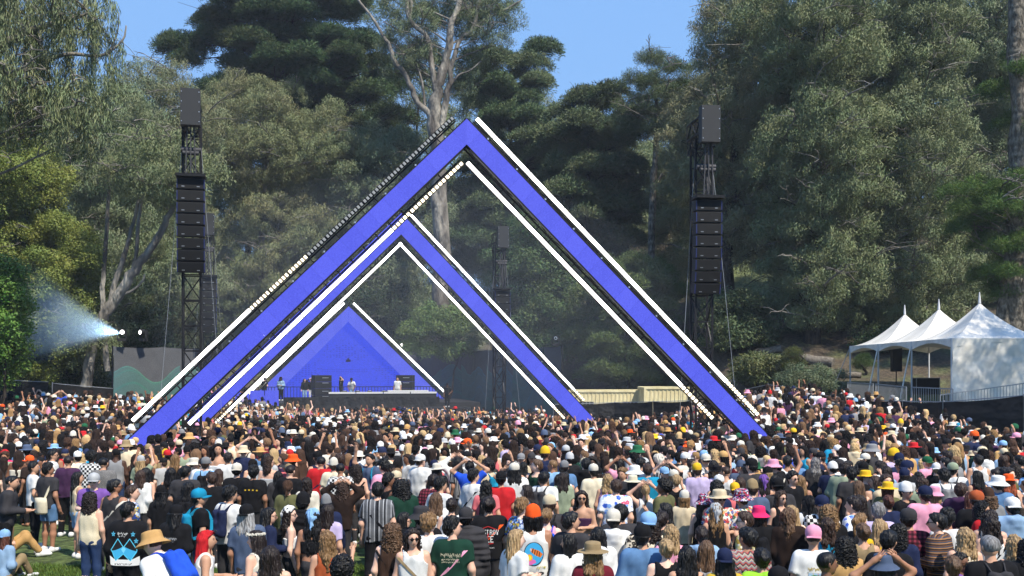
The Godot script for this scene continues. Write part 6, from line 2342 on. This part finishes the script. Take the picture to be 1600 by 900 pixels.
	# lower storey between the portals and on the slope
	for q in [["round bush lit from above behind the row of small stage lights", 88.0, 690, [[632, 478, 745, 560, 2.5, 40]], "broad", Color(0.128, 0.195, 0.060), 1.0], ["mid-green leafy tree filling the space between inner and outer portal", 86.0, 830, [[770, 330, 900, 470, 4.0, 50], [760, 440, 920, 570, 4.0, 50]], "broad", Color(0.090, 0.147, 0.054), 1.3], ["soft green young cypress above the cream containers", 80.0, 985, [[900, 400, 1060, 520, 4.0, 50], [895, 480, 1070, 612, 3.5, 60]], "cyp", Color(0.128, 0.177, 0.060), 1.1],
			["grey-green bush under the tall speaker tower", 72.0, 1150, [[1105, 450, 1190, 600, 3.0, 40]], "broad", Color(0.112, 0.150, 0.069), 1.0], ["pale silvery shrub growing along the fence below the logs", 60.0, 1268, [[1210, 578, 1322, 612, 1.2, 26]], "broad", Color(0.15, 0.19, 0.11), 0.55], ["small bright shrub on the grassy slope", 84.0, 1210, [[1165, 470, 1255, 530, 2.0, 20]], "broad", Color(0.14, 0.19, 0.07), 0.9],
			["low dry bush on the bare bank above the fence", 64.0, 1185, [[1150, 560, 1222, 596, 1.6, 18]], "broad", Color(0.15, 0.17, 0.07), 0.75], ["spreading green bush under the dense eucalyptus", 72.0, 1300, [[1255, 500, 1345, 560, 2.2, 22]], "broad", Color(0.10, 0.15, 0.06), 1.0], ["leafy thicket at the top of the bank beside the speaker tower", 78.0, 1160, [[1120, 470, 1240, 545, 2.5, 26]], "broad", Color(0.12, 0.17, 0.07), 1.1], ["dark leafy bush on the bank behind the open tent", 68.0, 1390, [[1340, 520, 1440, 590, 2.0, 22]], "broad", Color(0.08, 0.13, 0.05), 0.95],
			["young conifer standing on the slope before the logs", 62.0, 1240, [[1228, 540, 1252, 596, 0.5, 12]], "pine", Color(0.11, 0.13, 0.04), 0.5], ["young conifer standing behind the open tent", 63.0, 1350, [[1338, 550, 1362, 615, 0.5, 14]], "pine", Color(0.07, 0.12, 0.035), 0.5], ["dark bush at the foot of the woods behind the far fence", 70.0, 60, [[0, 540, 170, 620, 3.0, 40]], "broad", Color(0.06, 0.10, 0.03), 1.0], ["dusty bush behind the printed screen and spotlights", 76.0, 250, [[160, 480, 340, 580, 3.0, 50]], "broad", Color(0.070, 0.095, 0.042), 1.2], ["shadowy shrub under the big gum behind the blue screen", 99.0, 580, [[480, 430, 660, 570, 3.0, 50]], "broad", Color(0.050, 0.075, 0.034), 1.5]]:
		tree({"name": "shrub", "label": q[0], "category": "shrub", "group": "shrubs and young trees", "d": q[1], "u": q[2], "trunk": 0.14, "bark": "dark_bark", "leaf": q[4], "crowns": q[3], "puff": q[6] * 1.0, "tint": q[5], "tint2": q[5] * 0.8, "dense": 50.0 / (q[6] * q[6]) * 0.9 if q[6] > 0.7 else 110.0, "size": 1.0 + 0.4 * q[6] if q[6] > 0.7 else 0.7, "limbs": 0.4})

func terrain() -> void:
	var g := Geo.new()
	var xs := []
	var ds := []
	var x := -260.0
	while x <= 260.0:
		xs.append(x); x += 1.2 if absf(x) < 40.0 else 14.0
	var d := -30.0
	while d < 420.0:
		ds.append(d); d += 1.2 if d > -5.0 and d < 110.0 else 14.0
	for j in ds.size():
		for i in xs.size():
			var h := ground(xs[i], ds[j])
			var e := 0.6
			var nn := Vector3(ground(xs[i] - e, ds[j]) - ground(xs[i] + e, ds[j]), 2 * e, ground(xs[i], ds[j] + e) - ground(xs[i], ds[j] - e)).normalized()
			var wood := ss(52.0, 60.0, ds[j] + 2.0 * NZ.get_noise_2d(xs[i] * 4, ds[j] * 4))
			var gr := 0.5 + 0.5 * NZ.get_noise_2d(xs[i] * 3.0 + 50, ds[j] * 3.0)
			var c := Color(0.085, 0.150, 0.034).lerp(Color(0.125, 0.145, 0.05), gr)
			var earth := Color(0.150, 0.112, 0.075).lerp(Color(0.105, 0.082, 0.058), gr)
			var meadow := ss(74.0, 80.0, ds[j]) * ss(16.0, 20.0, xs[i]) * ss(30.0, 26.0, xs[i])
			earth = earth.lerp(Color(0.16, 0.19, 0.075), maxf(meadow, 0.75 * ss(0.05, 0.35, NZ.get_noise_2d(xs[i] * 0.35 + 9, ds[j] * 0.35))))
			g.col = c.lerp(earth, wood)
			g.vert(Vector3(xs[i], h, -ds[j]), nn)
	var w := xs.size()
	for j in ds.size() - 1:
		for i in w - 1:
			var a := j * w + i
			g.tri(a, a + 1, a + w + 1); g.tri(a, a + w + 1, a + w)
	var m := mat(Color.WHITE, 0.95)
	m.vertex_color_use_as_albedo = true
	m.albedo_texture = noise_tex(512, 0.02, Color(0.62, 0.62, 0.62), Color(1, 1, 1), 5, 31)
	m.uv1_triplanar = true; m.uv1_world_triplanar = true; m.uv1_scale = Vector3(0.3, 0.3, 0.3)
	m.normal_enabled = true; m.normal_texture = noise_tex(512, 0.05, Color.BLACK, Color.WHITE, 4, 32, true, 6.0)
	var o := part("ground", g.mesh(true), m, self)
	o.set_meta("kind", "structure"); o.set_meta("label", "green lawn that turns to bare brown earth under the trees"); o.set_meta("category", "ground")
	# grass blades on the near lawn
	var at := []
	var cols := []
	for k in 26000:
		var dd := 7.0 + 12.0 * sqrt(R.randf())
		var xx := R.randf_range(-0.55, 0.3) * dd
		at.append(Transform3D(Basis(Vector3.UP, R.randf() * TAU).scaled(Vector3.ONE * R.randf_range(0.7, 1.4)), Vector3(xx, ground(xx, dd) - 0.005, -dd)))
		var s := R.randf_range(0.7, 1.2)
		cols.append(Color(0.105 * s * R.randf_range(0.9, 1.3), 0.185 * s, 0.035 * s))
	var gr := Node3D.new()
	gr.name = "grass"; add_child(gr)
	gr.set_meta("kind", "stuff"); gr.set_meta("label", "short bright green grass of the lawn"); gr.set_meta("category", "grass")
	_mass(gr, "blades", sprig("grass"), M.leaf, at, cols, Transform3D.IDENTITY)

func smoke(at: Vector3, dir: Vector3, l: float, r: float, dens: float) -> void:
	var f := FogVolume.new()
	f.name = numbered("smoke")
	f.shape = RenderingServer.FOG_VOLUME_SHAPE_CONE
	f.size = Vector3(r * 2.0, l, r * 2.0)
	var m := FogMaterial.new()
	m.albedo = Color(0.80, 0.91, 1.0); m.density = dens
	f.material = m
	var y := -dir.normalized()
	var x := y.cross(Vector3.FORWARD).normalized()
	f.transform = Transform3D(Basis(x, y, x.cross(y)), at + dir.normalized() * l * 0.5)
	f.set_meta("kind", "stuff"); f.set_meta("label", "white smoke lit in the beam of the spotlight"); f.set_meta("category", "smoke")
	add_child(f)

# ------------------------------------------------------------------ the place
func _ready() -> void:
	var t0 := Time.get_ticks_msec()
	R.seed = 20240
	NZ.noise_type = FastNoiseLite.TYPE_SIMPLEX_SMOOTH; NZ.frequency = 1.0; NZ.fractal_type = FastNoiseLite.FRACTAL_NONE; NZ.seed = 3
	# camera
	var cam := Camera3D.new()
	cam.name = "camera"
	cam.projection = Camera3D.PROJECTION_FRUSTUM
	cam.near = 0.1; cam.far = 900.0
	cam.size = 0.1 * 900.0 / 1600.0
	cam.frustum_offset = Vector2(0, 0.1 * 132.0 / 1600.0)
	cam.position = Vector3(0, EYE, 0)
	add_child(cam)
	cam.current = true
	# sky, sun, exposure
	var env := Environment.new()
	env.background_mode = Environment.BG_SKY
	var sky := ProceduralSkyMaterial.new()
	sky.sky_top_color = Color(0.42, 0.58, 0.80); sky.sky_horizon_color = Color(0.49, 0.645, 0.81); sky.sky_curve = 0.25
	sky.ground_bottom_color = Color(0.16, 0.15, 0.12); sky.ground_horizon_color = Color(0.42, 0.46, 0.48)
	sky.sky_energy_multiplier = 1.0
	env.sky = Sky.new()
	env.sky.sky_material = sky
	env.tonemap_mode = Environment.TONE_MAPPER_LINEAR
	env.tonemap_exposure = EXPO
	env.sdfgi_enabled = true; env.ssao_enabled = true; env.ssil_enabled = true
	env.fog_enabled = true; env.fog_density = 0.00035; env.fog_light_color = Color(0.90, 0.94, 1.0)
	env.volumetric_fog_enabled = true; env.volumetric_fog_density = 0.0
	var we := WorldEnvironment.new()
	we.name = "environment"; we.environment = env
	add_child(we)
	var sun := DirectionalLight3D.new()
	sun.name = "sun"
	sun.light_energy = 1.28; sun.light_angular_distance = 0.8; sun.light_color = Color(1.0, 0.965, 0.90); sun.shadow_enabled = true
	sun.basis = Basis.looking_at(-Vector3(0.36, 0.80, 0.50).normalized(), Vector3.UP)
	add_child(sun)

	make_materials()
	M.cloth_grain = noise_tex(256, 0.02, Color(0.86, 0.86, 0.86), Color(1, 1, 1), 4, 51)
	M.strands = noise_tex(256, 0.02, Color(0.55, 0.52, 0.5), Color(1, 1, 1), 3, 52)
	M.strand_bump = noise_tex(256, 0.03, Color.BLACK, Color.WHITE, 3, 53, true, 8.0)
	M.lens = mat(lin(0.01, 0.01, 0.012), 0.12)
	M.leaf = M.euc
	for k in ["mass_skin", "mass_cloth", "mass_hair"]:
		M[k] = mat(Color.WHITE, 0.85 if k != "mass_skin" else 0.55)
		M[k].vertex_color_use_as_albedo = true
		M[k].metallic_specular = 0.3
	terrain()
	print("terrain ", Time.get_ticks_msec() - t0)

	# portals
	portal("largest blue LED A-frame with white light battens over the crowd", Vector2(729, 186), 32.0, 0.987, 0.99, func(side: float, which: int, t: float) -> int:
		if side < 0.0 and which == 0:
			return 0 if t < 0.5 else (1 if t < 0.62 else 2)
		if side < 0.0 and which == 1:
			return 1 if t < 0.3 else 2
		return 2 if t < 0.86 else 1, -0.35, [2.9, 3.9])
	portal("second blue LED A-frame with white light battens, halfway to the stage", Vector2(627, 333), 49.5, 0.995, 1.04, func(side: float, which: int, t: float) -> int:
		return 2 if t < 0.92 else 1, -0.75, [3.4, 3.4], 0.72)
	stage()
	# speaker towers
	pa_tower("tall black line array tower beside the forked grey eucalyptus", px(300, 700, 37.5) * Vector3(1, 0, 1) + Vector3(0, -0.5, 0), px(300, 152, 37.5).y, 0.25, px(300, 285, 37.5).y, 8)
	pa_tower("tall black line array tower in front of the dense eucalyptus slope", px(1096, 700, 37.5) * Vector3(1, 0, 1) + Vector3(0, -0.5, 0), px(1096, 178, 37.5).y, 0.12, px(1096, 318, 37.5).y, 8)
	pa_tower("lower black line array tower half hidden behind the tall one", px(326, 700, 63.0) * Vector3(1, 0, 1) + Vector3(0, -1.0, 0), px(326, 338, 63.0).y, 0.28, px(326, 435, 63.0).y, 8)
	pa_tower("black line array tower seen through the second portal", px(780, 700, 63.0) * Vector3(1, 0, 1) + Vector3(0, -1.0, 0), px(780, 358, 63.0).y, 0.25, px(780, 455, 63.0).y, 8)
	# printed screens, lights on top
	wave_cloth("black screen printed with green waves under the bright spotlight", px(177, 700, 60.0) * Vector3(1, 0, 1) + Vector3(0, -0.6, 0), px(330, 700, 64.0) * Vector3(1, 0, 1), px(177, 541, 60.0).y, 3)
	wave_cloth("black screen printed with blue-green waves just beside the stage triangle", px(628, 700, 94.0) * Vector3(1, 0, 1) + Vector3(0, -1.1, 0), px(722, 700, 91.0) * Vector3(1, 0, 1), px(628, 549, 94.0).y, 7)
	wave_cloth("long black screen printed with blue-green waves behind the second portal's leg", px(722, 700, 91.0) * Vector3(1, 0, 1) + Vector3(0, -1.1, 0), px(876, 700, 72.0) * Vector3(1, 0, 1), px(722, 549, 91.0).y, 9)
	moving_head(px(190, 533, 60.0), true, "blazing spotlight throwing a beam of smoke above the printed screen", 0.5)
	moving_head(px(224, 533, 60.6), true, "second lit spotlight with a faint beam above the printed screen", -0.6)
	for q in [[628, 548, 93.7], [663, 547, 92.6], [698, 546, 91.5], [733, 546, 89.5]]:
		moving_head(px(q[0], q[1], q[2]), q[0] < 720, "small lit moving light on top of the printed screen" if q[0] < 720 else "unlit moving light on top of the printed screen")
	moving_head(px(868, 540, 72.6), false, "unlit moving light at the far end of the printed screen")
	var lamp := SpotLight3D.new()
	lamp.name = "spot_beam"
	lamp.light_color = Color(0.85, 0.93, 1.0); lamp.light_energy = 42.0; lamp.spot_range = 30.0; lamp.spot_angle = 26.0; lamp.light_size = 0.15; lamp.shadow_enabled = true
	var b0 := px(190, 521, 59.6)
	var b1 := px(60, 500, 55.0)
	lamp.look_at_from_position(b0, b1, Vector3.UP)
	add_child(lamp)
	for k in 8:
		var sl := 1.6 + 0.75 * k
		smoke(b0, b1 - b0 + Vector3(0, 0.25 * sin(k * 2.1), 0), sl, sl * tan(deg_to_rad(13.0 + 1.5 * k + 2.0 * sin(k * 1.7))), 0.022 + 0.06 * pow(1.0 - k / 8.0, 2.0))
	var hz := FogVolume.new()
	hz.name = "haze"
	hz.shape = RenderingServer.FOG_VOLUME_SHAPE_ELLIPSOID
	hz.size = Vector3(30, 17, 46)
	hz.position = Vector3(-5, 6, -62)
	var hm := FogMaterial.new()
	hm.albedo = Color(0.92, 0.95, 1.0); hm.density = 0.0016
	hz.material = hm
	hz.set_meta("kind", "stuff"); hz.set_meta("label", "thin stage haze drifting between the portals"); hz.set_meta("category", "haze")
	add_child(hz)
	# fences, containers, tents, logs
	fence("dark fence with sagging scrim at the edge of the lawn under the trees", [px(-60, 590, 55.0), px(76, 597, 56.5)])
	fence("dark fence with scrim between the gap and the printed screen", [px(82, 599, 57.0), px(176, 607, 60.0)])
	fence("dark fence with creased scrim before the cream containers", [px(865, 632, 61.0), px(960, 629, 61.0), px(1085, 626, 58.0)])
	fence("dark scrim fence curving up the bank below the tents", [px(1165, 608, 61.0), px(1200, 601, 57.0), px(1247, 607, 52.5), px(1272, 616, 49.5), px(1328, 623, 46.0), px(1412, 627, 43.0), px(1475, 628, 41.0), px(1600, 618, 38.5), px(1690, 611, 37.5)])
	container("cream shipping container with barred windows behind the fence", px(945, 633, 74.0) * Vector3(1, 0, 1) + Vector3(0, px(945, 609, 74.0).y - 2.63, 0), 0.12, 7.2, false)
	container("cream shipping container with an open dark doorway behind the fence", px(1050, 633, 72.0) * Vector3(1, 0, 1) + Vector3(0, px(1040, 604, 72.0).y - 2.63, 0), 0.05, 4.4, true)
	tent()
	for q in [[1253, 66.0, 1302, 65.0, 0.36, "short thick pale log lying by the leaning tree"], [1128, 66.0, 1166, 66.0, 0.3, "pale sawn log lying below the speaker tower"], [1176, 60.0, 1215, 60.5, 0.3, "long pale log lying behind the scrim fence"], [1295, 62.0, 1345, 62.0, 0.22, "thin bleached log beside the tent guy rope"], [1180, 70.0, 1222, 69.0, 0.3, "dark bent log lying on the bare slope"]]:
		var xa: float = (q[0] - 800.0) / 1600.0 * q[1]
		var xb: float = (q[2] - 800.0) / 1600.0 * q[3]
		log_thing(Vector3(xa, ground(xa, q[1]), -q[1]), Vector3(xb, ground(xb, q[3]), -q[3]), q[4], q[5])
	print("structures ", Time.get_ticks_msec() - t0)
	grove()
	print("trees ", Time.get_ticks_msec() - t0, " sprigs ", leaves_made)
	people()
	print("people ", Time.get_ticks_msec() - t0)
